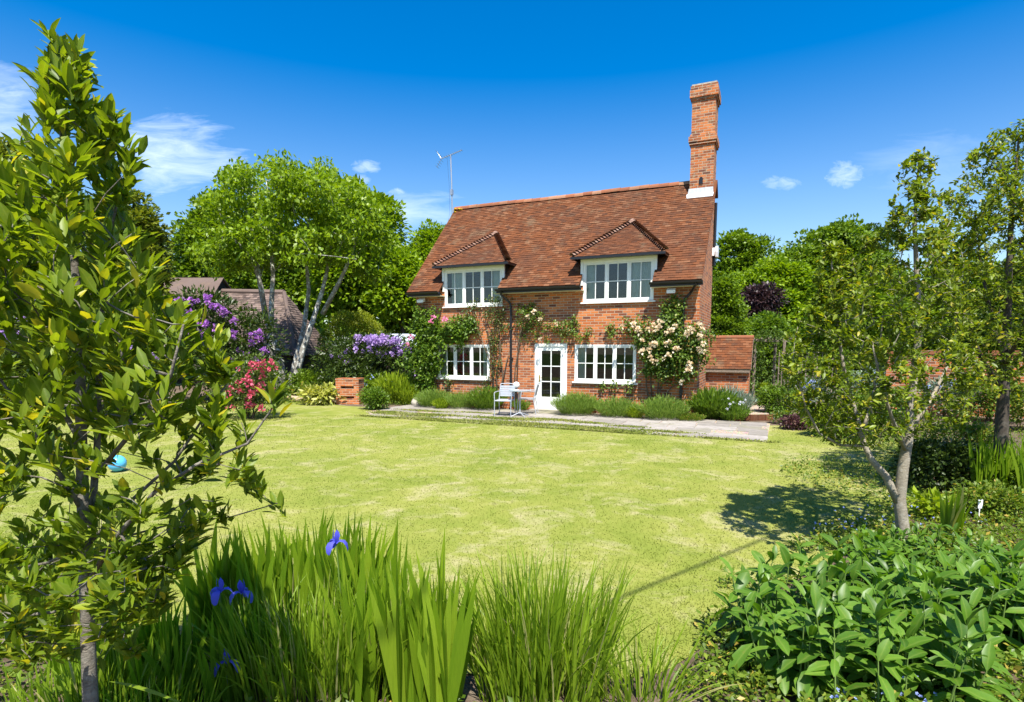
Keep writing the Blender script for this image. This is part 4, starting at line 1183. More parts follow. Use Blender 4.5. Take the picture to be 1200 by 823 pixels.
def mound(name, label, lx, ly, rx, ry, h, mat, n=2600, group=None, w=.010, cat='shrub', house=True, spread=.9, z0=.0):
    """Dense bushy mound of narrow upright leaves (lavender and the like)."""
    c = HW(lx, ly, z0) if house else np.array([lx, ly, z0])
    n = int(n * 1.5)
    r = root(name, c, label, cat, group)
    a = RNG.random(n) * 6.28; q = np.sqrt(RNG.random(n)) * .85
    hh = h * (1 - .38 * q ** 2) * RNG.uniform(.80, 1.05, n)
    base = c + np.stack([np.cos(a) * q * rx, np.sin(a) * q * ry, np.zeros(n)], 1) * .75
    lump = 1 + .12 * np.sin(a * 5 + lx * 3)
    # side leaves: short blades starting part way up, so the body is leafy throughout
    t0 = RNG.random(n) ** .7
    lean0 = q * spread
    base = base + np.stack([np.cos(a) * np.sin(lean0) * hh * t0 * .9 * lump, np.sin(a) * np.sin(lean0) * hh * t0 * .9 * lump, np.cos(lean0) * hh * t0 * .85], 1)
    ln = np.clip(lean0 + RNG.normal(size=n) * .35, 0, 1.5)
    blade_mesh('foliage', base, a + RNG.normal(size=n) * .6, h * RNG.uniform(.10, .22, n), np.full(n, w * 1.15) * RNG.uniform(.7, 1.4, n), ln, RNG.uniform(.0, .5, n), M[mat], r, 2)
    return r
G_LAV = 'low bushes along the foot of the cottage wall'
mound('lavender', 'grey green lavender mound under the left end of the left window', 1.0, -.52, .62, .40, .66, 'l_lav', 3400, G_LAV)
mound('lavender', 'lavender mound under the right end of the left window, left of the chairs', 2.0, -.52, .50, .40, .60, 'l_lav', 2600, G_LAV)
mound('leafy_mound', 'brighter green leafy mound at the foot of the wall behind the bistro chair', 2.85, -.50, .48, .40, .82, 'l_shrub', 2600, G_LAV, .014)
mound('small_perennial', 'small green tuft at the wall foot between the bistro table and the door', 3.95, -.34, .20, .16, .42, 'l_shrub', 700, G_LAV, .014)
mound('lavender', 'rounded lavender mound just right of the cottage door', 5.80, -.62, .62, .48, .74, 'l_lav', 4200, G_LAV)
mound('lavender', 'lavender mound under the right window, second to the right of the door', 6.95, -.60, .58, .44, .62, 'l_lav', 3400, G_LAV)
mound('lavender', 'lavender mound at the foot of the cream climbing rose', 8.22, -.58, .68, .46, .70, 'l_lav', 4000, G_LAV)
mound('small_perennial', 'small bright tuft between the lavender mounds under the right window', 7.5, -.68, .22, .18, .40, 'l_lime', 800, G_LAV, .016)
mound('leafy_mound', 'low pale green mat at the right corner of the cottage', 8.95, -.62, .45, .22, .26, 'l_fern', 1200, G_LAV, .014)
mound('yellow_perennial', 'small yellow green plant in front of the lavender under the left window', 1.45, -.88, .22, .18, .38, 'l_lime', 800, None, .02)
mound('tall_perennial', 'tall bushy perennial with grey green leaves in front of the outhouse', 9.42, .15, .48, .40, .92, 'l_shrub', 3600, None, .024)
mound('blue_perennial', 'blue grey perennial between the tall bushy plant and the outhouse wall', 9.75, .95, .55, .4, .95, 'l_blue', 1700, None, .02)
r = mound('white_daisies', 'low clump with tiny white flowers at the right of the tall bushy perennial', 9.95, -.12, .36, .30, .55, 'l_shrub', 1300, None, .016)
cb_ = BASE[r.name]
put_flowers(r, [cb_ + np.array([random.uniform(-.35, .35), random.uniform(-.3, .1), random.uniform(.3, .62)]) for _ in range(16)], [petal_ball(14, .03)], M['p_white'])
# big stone at the corner
r = tag(MB().lathe(HW(.22, -.38), [(.05, -.05), (.19, 0), (.2, .12), (.13, .24), (.03, .27)], 9).build('stone', M['stone_cap'], None, True), 'grey rounded stone on the ground at the left corner of the cottage wall', 'stone')

# ================================================================== LEFT OF THE COTTAGE
# brick pier with two slots
def pier():
    a, b = np.array(gxy(394, 474)), np.array(gxy(419, 476.5))
    u = np.array([b[0] - a[0], b[1] - a[1]]); w = .80; u /= np.linalg.norm(u); v = np.array([-u[1], u[0]])
    if v[1] < 0: v = -v
    r = root('brick_pier', (a[0], a[1], 0), 'low square brick barbecue pier with two dark slots at the lawn edge', 'brick pier')
    r.rotation_euler = (0, 0, R(-6)); BASE[r.name] = np.zeros(3)
    m = MB(); h = .82; d = .5
    m.box(0, .17, 0, d, -.05, h); m.box(w - .17, w, 0, d, -.05, h)
    m.box(.17, w - .17, .0, d, .0, .20); m.box(.17, w - .17, 0, d, .28, .53); m.box(.17, w - .17, 0, d, .62, h)
    m.box(.17, w - .17, .2, d, .20, .28); m.box(.17, w - .17, .2, d, .53, .62)
    m.build('brickwork', M['brick_worn'], r)
    m = MB(); m.box(-.01, w + .01, -.01, d + .01, h + .002, h + .05); m.build('coping', M['brick_old'], r)
pier()
m = MB(); a, b = G(322, 469), G(358, 472)
m.tube([a + [0, 0, .09], (a + b) / 2 + [0, 0, .11], b + [0, 0, .10]], [.10, .12, .10], 9)
tag(m.build('log', M['log'], None, True), 'pale brown log lying along the lawn edge below the pale trunked tree', 'log')

r, lb = shrub('round_shrub', 'small round bright green shrub at the left end of the terrace', G(438, 480), (.42, .40, .62), 'l_shrub', .075, 60, 26, clump=(.10, .16), stems=4)
r, lb = shrub('hosta', 'yellow striped leafy hosta clump left of the brick pier', G(377, 474), (.72, .42, .55), 'l_hosta', .20, 26, 14, clump=(.12, .22), stems=0, aspect=.42, near=True, cat='plant')
r, lb = shrub('leafy_plant', 'low green leafy plant between the hosta and the log', G(352, 470), (.7, .45, .5), 'l_fern', .14, 30, 14, clump=(.12, .2), stems=0, aspect=.5, cat='plant')
mound('grassy_perennial', 'bright green sword leaved clump between the round shrub and the cottage corner', *gxy(466, 473), .75, .5, 1.15, 'l_lime', 2300, None, .03, 'plant', False, .55)
mound('grassy_perennial', 'yellow flecked feathery plant against the left corner of the cottage', *gxy(481, 474), .45, .4, .85, 'l_lime', 1300, None, .022, 'plant', False, .6)
r, lb = shrub('blue_flowered_plant', 'dark leaved plant behind the round green shrub', G(446, 471), (.8, .5, .95), 'l_mid', .09, 50, 26, clump=(.14, .2), stems=4)
put_flowers(r, [np.array([G(446, 471)[0] + random.uniform(-.6, .6), G(446, 471)[1] - .45, random.uniform(.55, .95)]) for _ in range(9)], [petal_ball(6, .045)], M['p_sky'])
r, lb = shrub('ground_shrub', 'dark low leafy bush at the foot of the pale trunked tree', P(370, 460, 21.8) * [1, 1, 0], (1.2, .7, .95), 'l_mid', .10, 70, 26, clump=(.18, .28), stems=4)

def flower_shell(lobes, n, front=True, zmin=None, out=1.02):
    pts = []
    while len(pts) < n:
        l = random.choice(lobes); d = rand_dirs(1, .5)[0]
        if front and d[1] > .25: continue
        p = np.array(l[:3]) + d * np.array(l[3:6]) * out
        if zmin is not None and p[2] < zmin: continue
        pts.append(p)
    return pts
TRUSS = [petal_ball(22, .13, .5) for _ in range(3)]
# lilac rhododendron
c = P(432, 470, 21.5); c[2] = 0
lob = [(c[0] + dx, 21.7 + dy, z, rx, 1.0, rz, n) for dx, dy, z, rx, rz, n in [(-1.2, 0, 1.15, 1.0, 1.0, 70), (-.3, .1, 1.3, 1.0, 1.05, 80), (.7, 0, 1.35, 1.0, 1.0, 80), (1.4, .1, 1.0, .75, .95, 60), (-.6, -.4, .8, 1.0, .8, 60), (.6, -.4, .8, 1.0, .8, 60)]]
r, lb = shrub('rhododendron', 'broad dark rhododendron topped with pale lilac flowers left of the cottage', (c[0], 21.6, 0), (2, 1, 2.5), 'l_deep', .15, 60, 30, lobes=lob, clump=(.2, .34), aspect=.36)
pts = []
for k in range(96):
    px = random.gauss(448, 24); py = 394 + abs(random.gauss(0, 11)) + (10 if px < 410 else 0) + max(0, (px - 465) * .9) + max(0, (425 - px) * .1)
    px = min(max(px, 388), 487)
    pts.append(P(px, py, 20.9 + random.uniform(-.1, .5)))
mt = [petal_ball(22, .13, .5) for _ in range(3)]
put_flowers(r, pts, mt, M['p_lilac'], smin=.5, smax=1.0)
# deep purple rhododendron
c = P(255, 470, 19.5)
lob = [(c[0] + dx, 19.8 + dy, z, rx, 1.1, rz, n) for dx, dy, z, rx, rz, n in [(-1.2, .2, 2.2, 1.2, 1.4, 90), (.2, .1, 2.1, 1.1, 1.4, 90), (1.1, .1, 1.7, .95, 1.4, 90), (-.4, -.5, 1.2, 1.2, 1.1, 80), (.8, -.4, 1.0, 1.1, .9, 80), (-.6, .2, 3.0, .9, .8, 60)]]
r, lb = shrub('rhododendron', 'tall dark rhododendron with deep purple flowers in front of the tiled barn', (c[0], 19.7, 0), (2, 1, 4), 'l_deep', .17, 60, 30, lobes=lob, clump=(.25, .4), aspect=.36)
pts = []
for k in range(54):
    px = random.uniform(202, 310); t_ = random.random()
    top = 345 + max(0, (px - 240)) * .22 if px < 290 else 356 + (px - 290) * 1.5
    pts.append(P(px, top + 3 + abs(random.gauss(0, 38)), 18.7 + random.uniform(0, .5)))
put_flowers(r, pts, [petal_ball(22, .14, .5) for _ in range(3)], M['p_purple'], smin=.45, smax=1.05)
# rhododendron further left, mostly behind the bay
c = P(40, 480, 16.5)
lob = [(c[0] + dx, 17 + dy, z, rx, 1.2, rz, n) for dx, dy, z, rx, rz, n in [(-2.6, .2, 2.4, 1.6, 1.6, 110), (-.8, .1, 2.2, 1.5, 1.6, 110), (1.0, .2, 1.9, 1.4, 1.5, 110), (2.4, .4, 1.6, 1.2, 1.3, 90), (-1.6, -.6, 1.2, 1.6, 1.1, 90), (.6, -.5, 1.0, 1.5, .9, 90), (2.2, -.2, .8, 1.2, .8, 70)]]
r, lb = shrub('rhododendron', 'wide green rhododendron with lilac pink flowers at the left edge behind the bay tree', (c[0], 17, 0), (3, 1.2, 4), 'l_rhodo', .17, 60, 28, lobes=lob, clump=(.25, .42), aspect=.38)
pts = [P(random.uniform(-10, 40), random.uniform(300, 400), 15.7 + random.uniform(0, .5)) for _ in range(44)] + [P(random.uniform(60, 200), random.uniform(345, 430), 15.8 + random.uniform(0, .4)) for _ in range(34)]
put_flowers(r, pts, [petal_ball(22, .13, .5) for _ in range(3)], M['p_lilac'], smin=.5, smax=1.0)
# red and pink azalea
c = P(290, 490, 15.3)
lob = [(c[0] + dx, 15.5 + dy, z, rx, .6, rz, n) for dx, dy, z, rx, rz, n in [(-.3, .1, .95, .75, .65, 60), (.4, 0, .95, .6, .6, 55), (0, .1, 1.25, .5, .5, 40), (.1, -.2, .6, .8, .5, 50)]]
r, lb = shrub('azalea', 'rounded azalea with bright pink and red flowers beside the lawn', (c[0], 15.4, 0), (.9, .6, 1.8), 'l_rhodo', .08, 60, 26, lobes=lob, clump=(.14, .22))
pts = []
for k in range(42):
    px = random.gauss(293, 17); py = random.uniform(420, 482) if random.random() < .8 else random.uniform(425, 440)
    if abs(px - 293) > 33: px = 293 + random.uniform(-33, 33)
    pts.append(P(px, py, 14.75 + random.uniform(0, .35)))
put_flowers(r, pts, [petal_ball(16, .085, .5) for _ in range(3)], M['p_pink'], smin=.6, smax=1.3)

# pale multi-stemmed tree
def pale_tree():
    Y = 22.6; b = P(336, 463, Y)
    r = root('pale_trunked_tree', (b[0], Y, 0), 'multi-stemmed tree with pale lichened trunks and bright fresh leaves left of the cottage', 'tree')
    def q(px, py, dy=0): return P(px, py, Y + dy)
    stems = [([q(330, 466), q(325, 440), q(318, 400), q(318, 360), q(320, 320), q(317, 280), q(318, 240), q(312, 212)], .17, .02, None),
             ([q(343, 467, -.3), q(346, 445, -.3), q(355, 410, -.3), q(367, 375, -.2), q(378, 340, 0), q(386, 305, .2), q(390, 270, .3), q(386, 235, .3)], .16, .02, None),
             ([q(334, 464, .3), q(330, 430, .4), q(310, 365, .5), q(304, 330, .6), q(300, 290, .8), q(290, 250, .9), q(284, 222, .9)], .15, .03, None),
             ([q(340, 466, .1), q(342, 440, .3), q(356, 385, .6), q(362, 340, .7), q(358, 300, .9), q(362, 255, 1.0), q(356, 205, 1.0)], .13, .03, None),
             ([q(312, 372, .3), q(306, 335, .0), q(296, 305, -.4), q(276, 282, -.8), q(262, 262, -1)], .10, .03, None),
             ([q(378, 368, -.2), q(398, 330, -.5), q(412, 300, -.8), q(420, 272, -.9)], .10, .03, None)]
    tips = []
    while len(tips) < 330:
        px, py = random.uniform(238, 452), random.uniform(186, 322)
        u = (px - 338) / 104; top = 186 + 62 * abs(u) ** 2.2 + 8 * math.sin(px * .13)
        bot = 322 - 16 * math.cos(u * 2.2) + 10 * math.sin(px * .21)
        if not (top < py < bot): continue
        dy = random.uniform(-2.6, 2.8) * math.sqrt(max(0, 1 - u * u * .9))
        tips.append(P(px, py, Y + dy))
    mb, T, Dr = grow(stems, tips, r_tip=.008, sag=-.04)
    mb.build('trunk', M['bark_pale'], r, True)
    nl = 74
    p = np.repeat(T, nl, 0) + rand_dirs(len(T) * nl) * (RNG.random((len(T) * nl, 1)) ** .5) * np.array([.62, .62, .36])
    d = nrm(RNG.normal(size=p.shape) * .6 + np.array([0, 0, -.55])); L = .19 * RNG.uniform(.7, 1.3, len(p))
    leaf_mesh('crown', p, d, crown_ups(d), L, L * .52, M['l_bright'], r)
pale_tree()

# barn behind
def barn():
    r = root('tiled_barn', (-14.5, 30, 0), 'old barn with a long dark tiled roof behind the purple rhododendron', 'barn')
    def q(px, py, Y): return P(px, py, Y)
    A_, B_ = q(225, 341, 31.5), q(333, 343, 29.8)                        # ridge
    al_ = nrm(B_ - A_); E0, E1 = A_ - al_ * .6 + np.array([0, -3.0, -3.1]), B_ + al_ * 1.9 + np.array([0, -3.0, -3.1])
    B2 = B_ + al_ * 1.9 + np.array([0, 3.0, -3.1]); A2 = A_ + np.array([0, 3.0, -3.1])
    m = MB(); m.add([A_, B_, E0, E1, B2, A2], [(2, 3, 1, 0), (3, 4, 1), (4, 5, 0, 1)])
    rf = m.build('roof', M['tile_dark'], r)
    tl = MB()
    u = nrm(E1 - E0); v0 = A_ - E0; v = v0 - u * (v0 @ u); h = np.linalg.norm(v); v /= h; n = np.cross(u, v); L = np.linalg.norm(E1 - E0)
    a0 = (A_ - E0) @ u; a1 = (B_ - E0) @ u
    tile_course(tl, E0, u, v, n, L, h, lambda x, s: a0 * s / h - .1 < x < L - (L - a1) * s / h, tw=.22, g=.14, seed=5, lift=.03)
    u = nrm(B2 - E1); v0 = B_ - E1; v = v0 - u * (v0 @ u); h2 = np.linalg.norm(v); v /= h2; n = np.cross(u, v); L2 = np.linalg.norm(B2 - E1); c1 = (B_ - E1) @ u
    tile_course(tl, E1, u, v, n, L2, h2, lambda x, s: c1 * s / h2 < x < L2 - (L2 - c1) * s / h2, tw=.22, g=.14, seed=6, lift=.03)
    tl.build('tiles', M['tile_dark'], rf)
    m = MB(); m.tube([A_, B_], .14, 8, a=.6); m.tube([B_, E1], .11, 8, a=.4); m.build('ridge_tiles', M['tile_dark'], rf)
    # raised gablet section at the left
    G0, G1 = q(200, 327, 32), q(262, 327, 31.2)
    m = MB(); F0, F1 = G0 + np.array([-.3, -1.5, -1.1]), G1 + np.array([.15, -1.5, -1.1]); K0, K1 = G0 + np.array([-.3, 1.5, -1.1]), G1 + np.array([.15, 1.5, -1.1])
    m.prism([F0, F1, G1, G0], (0, .03, .09)); m.prism([K1, K0, G0, G1], (0, -.03, .08))
    m.build('upper_roof', M['tile_dark'], r)
    m = MB(); s = np.array([-.12, 0, 0]); m.prism([F1 + s, K1 + s, G1 + s + [0, 0, -.05]], (-.05, 0, 0)); m.build('gablet', M['darkwood'], r)
    m = MB(); i0, i1, i2 = E0 + np.array([.3, .35, -.1]), E1 + np.array([-.35, .35, -.1]), B2 + np.array([-.35, -.3, -.1])
    m.prism([(i0[0], i0[1], -.1), (i1[0], i1[1], -.1), (i2[0], i2[1], -.1), (A2[0], A2[1] - .3, -.1)], (0, 0, i0[2] + .12)); m.build('wall', M['darkwood'], r)
barn()
# shed with pale roof, clipped hedge, golden dome
a, b = P(436, 391, 30), P(500, 391, 30)
r = root('pale_roofed_shed', ((a[0] + b[0]) / 2, 31, 0), 'low outbuilding with a pale blue grey roof between the hedge and the lilac rhododendron', 'shed')
m = MB(); m.prism([(a[0], 30.9, a[2]), (b[0], 30.9, b[2]), (b[0], 29.5, a[2] - .62), (a[0], 29.5, a[2] - .62)], (0, 0, -.06)); m.build('roof', M['slate'], r)
m = MB(); m.box(a[0] + .1, b[0] - .1, 29.65, 31, -.1, a[2] - .7); m.build('wall', M['darkwood'], r)
a, b = P(452, 378, 35), P(520, 378, 35)
r = root('clipped_hedge', ((a[0] + b[0]) / 2, 35, 0), 'flat topped clipped green hedge behind the pale roofed outbuilding', 'hedge')
n = 16000; p = np.stack([RNG.uniform(a[0], b[0], n), 35 + RNG.uniform(-.6, .6, n), a[2] * RNG.random(n) ** .5], 1)
k = RNG.random(n) < .5; p[k, 1] = 34.4 + RNG.normal(size=k.sum()) * .05; p[~k, 2] = a[2] + RNG.normal(size=(~k).sum()) * .05
d = rand_dirs(n, .2); leaf_mesh('foliage', p, d, crown_ups(d), .13, .08, M['l_mid'], r)
m = MB()
for k in range(8): x = a[0] + (b[0] - a[0]) * (k + .5) / 8; m.tube([(x, 35, 0), (x, 35, a[2] * .9)], .05, 5)
m.build('stems', M['stem_brown'], r)
c = P(412, 366, 27.5)
r, lb = shrub('domed_shrub', 'golden green clipped dome behind the lilac rhododendron', (c[0], 27.8, 0), (1.65, 1.4, 3.4), 'l_gold', .10, 150, 60, lobes=[(c[0], 27.8, 1.8, 1.5, 1.3, 1.75, 260)], clump=(.16, .26), shell=.86)

# ---------------- trees beyond, left
GL = 'trees beyond the garden'
far_tree('broadleaf_tree', 'large round bright green tree between the pale trunked tree and the cottage roof', 415, 214, 36, 120, 395, 'l_bright', .30, 330, 70, GL, lob=9, clump=(.5, .95))
far_tree('broadleaf_tree', 'layered bright sycamore low beside the left edge of the cottage', 470, 292, 34, 84, 392, 'l_bright', .26, 190, 60, GL, lob=7, clump=(.4, .8), flat=.4)
far_tree('broadleaf_tree', 'distant bright tree just left of the cottage roof ridge', 505, 262, 56, 90, 385, 'l_bright', .34, 190, 60, GL, lob=7, clump=(.6, 1.1))
far_tree('broadleaf_tree', 'dark green tree showing left of the pale trunked tree above the barn', 245, 232, 42, 88, 400, 'l_mid', .32, 230, 60, GL, lob=8, clump=(.55, 1.0))
far_tree('broadleaf_tree', 'broad green tree directly behind the pale trunked tree', 318, 262, 40, 150, 410, 'l_mid', .30, 260, 60, GL, lob=8)
far_tree('broadleaf_tree', 'dark tree behind the bay tree near the left edge', 178, 262, 44, 110, 420, 'l_dark', .32, 220, 55, GL, lob=8)
far_tree('feathery_tree', 'yellow green feathery tree rising just right of the bay tree', 150, 218, 27, 90, 470, 'l_feather', .20, 230, 60, GL, lob=9, clump=(.3, .6), flat=.4)
far_tree('feathery_tree', 'yellow green feathery tree at the far left edge behind the bay tree', -5, 152, 24, 80, 480, 'l_feather', .20, 230, 60, GL, lob=9, clump=(.3, .6), flat=.4)
far_tree('broadleaf_tree', 'large dark green tree at the left edge behind the feathery trees', 60, 235, 46, 190, 450, 'l_dark', .34, 280, 55, GL, lob=9)
# ---------------- trees beyond, right
far_tree('broadleaf_tree', 'dark rounded tree immediately right of the chimney gable', 868, 270, 58, 92, 390, 'l_mid', .36, 260, 60, GL, lob=8, clump=(.6, 1.1))
far_tree('broadleaf_tree', 'broad dark green tree on the skyline between the gable and the evergreen oaks', 978, 264, 60, 150, 400, 'l_mid', .36, 420, 60, GL, lob=10, clump=(.6, 1.2))
far_tree('pine_tree', 'dark pine top showing behind the broad skyline tree', 1022, 262, 70, 70, 380, 'l_dark', .36, 150, 60, GL, lob=6)
far_tree('broadleaf_tree', 'lighter green tree lower down in front of the dark rounded tree', 905, 300, 44, 130, 420, 'l_bright', .28, 330, 60, GL, lob=9, clump=(.45, .85), flat=.45)
far_tree('broadleaf_tree', 'mid green tree behind the left half of the nearer evergreen oak', 1010, 320, 46, 130, 430, 'l_mid', .30, 260, 55, GL, lob=8)
far_tree('broadleaf_tree', 'green tree behind the gap between the two evergreen oaks', 1120, 300, 50, 150, 430, 'l_mid', .32, 280, 55, GL, lob=8)
far_tree('broadleaf_tree', 'dark tree behind the evergreen oak at the right edge', 1230, 280, 46, 180, 430, 'l_dark', .32, 280, 55, GL, lob=8)
far_tree('copper_tree', 'small dark copper leaved tree behind the outhouse', 885, 338, 36, 62, 395, 'l_copper', .22, 120, 60, None, lob=5, clump=(.35, .6))
far_tree('small_tree', 'light green small tree growing against the back of the brick gable', 852, 322, 23.5, 52, 440, 'l_mid', .13, 150, 46, None, lob=6, clump=(.22, .4))
far_tree('small_tree', 'bright green bush behind the roof of the outhouse', 896, 368, 25, 86, 470, 'l_shrub', .15, 170, 46, None, lob=7, clump=(.25, .45))
# a belt of woodland closing the view far away
def woodland():
    PP, DD = [], []
    lobes = []
    for k in range(120):
        an = -1.05 + 2.1 * k / 119; dd = random.uniform(85, 120)
        lobes.append((dd * math.sin(an) * 1.1, dd * math.cos(an), random.uniform(3, 6), random.uniform(3.5, 6), 3.5, random.uniform(4, 7.5), 16))
    p, d = clump_points(lobes, 34, .6, (1.2, 2.2))
    p[:, 2] = np.maximum(p[:, 2], 0)
    L = .9 * RNG.uniform(.7, 1.3, len(p))
    o = leaf_mesh('woodland', p, d, crown_ups(d), L, L * .65, M['l_mid'], None)
    tag(o, 'far belt of green woodland closing the view behind the garden', 'woodland', kind='stuff')
woodland()
# ================================================================== RIGHT BORDER
def brick_wall_right():
    a, b = P(1040, 412, 17), P(1230, 412, 15.2)
    r = root('garden_wall', (a[0], a[1], 0), 'red brick garden wall glimpsed behind the two evergreen oaks', 'wall')
    d = nrm(np.array([b[0] - a[0], b[1] - a[1], 0])); L = np.linalg.norm(b - a)
    r.rotation_euler = (0, 0, math.atan2(d[1], d[0])); BASE[r.name] = np.zeros(3)
    m = MB(); m.box(0, L, 0, .23, -.05, 1.72); m.build('brickwork', M['brick'], r)
    m = MB(); m.prism([(0, -.03, 1.722), (0, .26, 1.722), (0, .115, 1.84)], (L, 0, 0)); m.build('coping', M['tile'], r)
brick_wall_right()
def arch():
    c = P(897, 440, 20.5)
    r = root('garden_arch', (c[0], c[1], 0), 'dark wooden arch smothered in climbers at the top of the path', 'arch')
    m = MB()
    for dx in (-.42, .62):
        for dy in (0, .7): m.tube([(c[0] + dx, c[1] + dy, 0), (c[0] + dx, c[1] + dy, 2.1)], .055, 6)
    m.build('post', M['wood'], r)
    m = MB()
    for dy in (0, .7): m.box(c[0] - .6, c[0] + .8, c[1] + dy - .04, c[1] + dy + .04, 2.1, 2.2)
    for k in range(6): m.box(c[0] - .55 + k * .26, c[0] - .5 + k * .26, c[1] - .15, c[1] + .85, 2.202, 2.25)
    m.build('beam', M['wood'], r)
    lob = [(c[0] - .42, c[1], 1.2, .3, .3, 1.1, 40), (c[0] + .62, c[1], 1.0, .25, .3, 1.0, 24), (c[0] + .1, c[1] + .3, 2.2, .8, .5, .25, 40), (c[0] - .4, c[1] + .7, 1.2, .35, .3, 1.1, 30)]
    p, d = clump_points(lob, 26, .9, (.12, .22)); L = .08 * RNG.uniform(.7, 1.3, len(p))
    leaf_mesh('climber', p, d, crown_ups(d), L, L * .6, M['l_dark'], r)
arch()
def trellis():
    a, b = P(912, 442, 19.5), P(975, 442, 17.5)
    r = root('trellis_fence', (a[0], a[1], 0), 'weathered wooden trellis fence right of the arch, half hidden by leaves', 'fence')
    d = nrm(np.array([b[0] - a[0], b[1] - a[1], 0])); L = np.linalg.norm((b - a)[:2])
    m = MB(); n = int(L / .14)
    for k in range(n + 1):
        q = a + d * L * k / n; m.box(q[0] - .018, q[0] + .018, q[1] - .01, q[1] + .01, 0, 1.75 + .02 * math.sin(k * 2.3))
    m.build('slat_panel', M['wood'], r)
    m = MB()
    for z in (.4, 1.0, 1.6): m.tube([a + [0, .03, z - a[2]], b + [0, .03, z - b[2]]], .022, 4)
    m.build('rail', M['wood'], r)
trellis()
GB = 'border plants right of the lawn'
def bsh(name, label, px, py, rx, ry, h, mat, leaf=.07, ncl=50, per=28, fl=None, flmat=None, nfl=0, cat='plant', z0=0, **kw):
    g = G(px, py)
    r, lb = shrub(name, label, (g[0], g[1], z0), (rx, ry, h), mat, leaf, ncl, per, None, cat, stems=3, **kw)
    if nfl: put_flowers(r, flower_shell(lb, nfl), [petal_ball(10, fl, .4) for _ in range(2)], M[flmat])
    return r
bsh('round_shrub', 'round lime green shrub at the bend of the gravel path beside the outhouse', 891, 468, .48, .4, .62, 'l_lime', .06, 60, 30, clump=(.09, .14))
bsh('leafy_plant', 'bright green leafy plant on the right edge of the gravel path', 912, 489, .55, .5, .85, 'l_shrub', .075, 70, 30, clump=(.12, .2))
bsh('catmint', 'hazy blue grey catmint beyond the bright leafy plant by the path', 948, 478, .9, .6, .95, 'l_blue', .06, 70, 30, .05, 'p_sky', 24, clump=(.12, .2))
bsh('purple_perennial', 'low purple leaved plant at the right end of the terrace', 932, 503, .35, .28, .30, 'l_heuchera', .08, 24, 22, clump=(.08, .12))
bsh('small_perennial', 'small russet and green plant between the purple leaved plant and the steps', 914, 496, .25, .2, .28, 'l_rose', .06, 20, 20, clump=(.07, .1))
bsh('border_shrub', 'yellow green shrub at the lawn edge behind the left branches of the nearer oak', 985, 512, .7, .5, .75, 'l_lime', .075, 70, 30, clump=(.12, .2))
bsh('border_shrub', 'mid green shrub filling the border left of the nearer oak trunk', 1030, 505, .9, .6, 1.05, 'l_shrub', .08, 80, 30, clump=(.14, .22))
bsh('blue_perennial', 'silvery blue leaved plant seen through the nearer oak', 1020, 480, .8, .6, 1.25, 'l_blue', .07, 80, 30, .05, 'p_sky', 20, clump=(.14, .22))
bsh('tall_shrub', 'tall dull green shrub behind the arch and trellis end', 965, 452, 1.3, .9, 2.0, 'l_mid', .10, 120, 34, clump=(.2, .32))
bsh('tall_shrub', 'tall mid green shrub against the red garden wall between the oaks', 1075, 455, 1.3, .8, 1.5, 'l_rhodo', .10, 110, 34, clump=(.2, .32))
bsh('flowering_shrub', 'pale blue flowered bush in front of the red garden wall', 1110, 490, .9, .6, 1.1, 'l_blue', .07, 80, 30, .05, 'p_sky', 30, clump=(.14, .22))
bsh('border_shrub', 'bright green bush behind the trunk of the farther oak', 1160, 495, .9, .6, 1.2, 'l_shrub', .075, 80, 30, clump=(.14, .22))
bsh('border_shrub', 'bright green low bush right of the farther oak trunk', 1205, 505, .8, .6, 1.05, 'l_fern', .075, 70, 30, .05, 'p_sky', 14, clump=(.14, .22))
bsh('border_shrub', 'light green feathery bush between the two oak trunks', 1118, 545, .62, .5, .75, 'l_fern', .06, 70, 30, clump=(.1, .18))
bsh('dark_shrub', 'dense dark green shrub just right of the nearer oak trunk', 1098, 575, .52, .45, .68, 'l_deep', .07, 80, 30, clump=(.1, .18))
bsh('primrose_plant', 'low rosette of pale crinkled leaves at the foot of the dark shrub', 1090, 607, .22, .2, .26, 'l_lime', .11, 12, 10, clump=(.06, .1))
bsh('border_plant', 'yellow green twiggy plant right of the white plant label', 1165, 605, .5, .35, .35, 'l_fern', .05, 50, 26, clump=(.08, .14))
bsh('border_plant', 'low green plant at the right edge below the farther oak', 1205, 585, .5, .4, .5, 'l_mid', .06, 50, 26, clump=(.1, .16))

def iris_clump(name, label, pts, mat, h, w, group=None, cat='plant', fan=6, seg=5, flowers=()):
    """Sword-leaved clump: fans of upright blades."""
    pts = np.array(pts, float)
    r = root(name, (pts[:, 0].mean(), pts[:, 1].mean(), 0), label, cat, group)
    B, A_, Hh, Wd, Ln, Bd, Tw = [], [], [], [], [], [], []
    for p in pts:
        a = random.random() * math.pi
        for k in range(fan):
            t = (k - (fan - 1) / 2) / max(1, (fan - 1) / 2)
            B.append([p[0] + math.cos(a) * t * .035, p[1] + math.sin(a) * t * .035, -.01]); A_.append(a if t > 0 else a + math.pi)
            Hh.append(h * random.uniform(.68, 1.12) * (1 - .18 * abs(t))); Wd.append(w * random.uniform(.75, 1.2))
            Ln.append(abs(t) * .13 + random.uniform(0, .05)); Bd.append(random.choice((.05, .1, .15, .2, .5)) * random.uniform(.5, 1.6)); Tw.append(a + random.gauss(0, .35))
    B, A_, Hh, Wd, Ln, Bd, Tw = map(np.array, (B, A_, Hh, Wd, Ln, Bd, Tw))
    blade_mesh('leaves', B, A_, Hh, Wd, Ln, Bd, M[mat], r, seg, Tw)
    for (fx, fy, fz) in flowers: iris_flower(r, np.array([fx, fy, fz]))
    return r
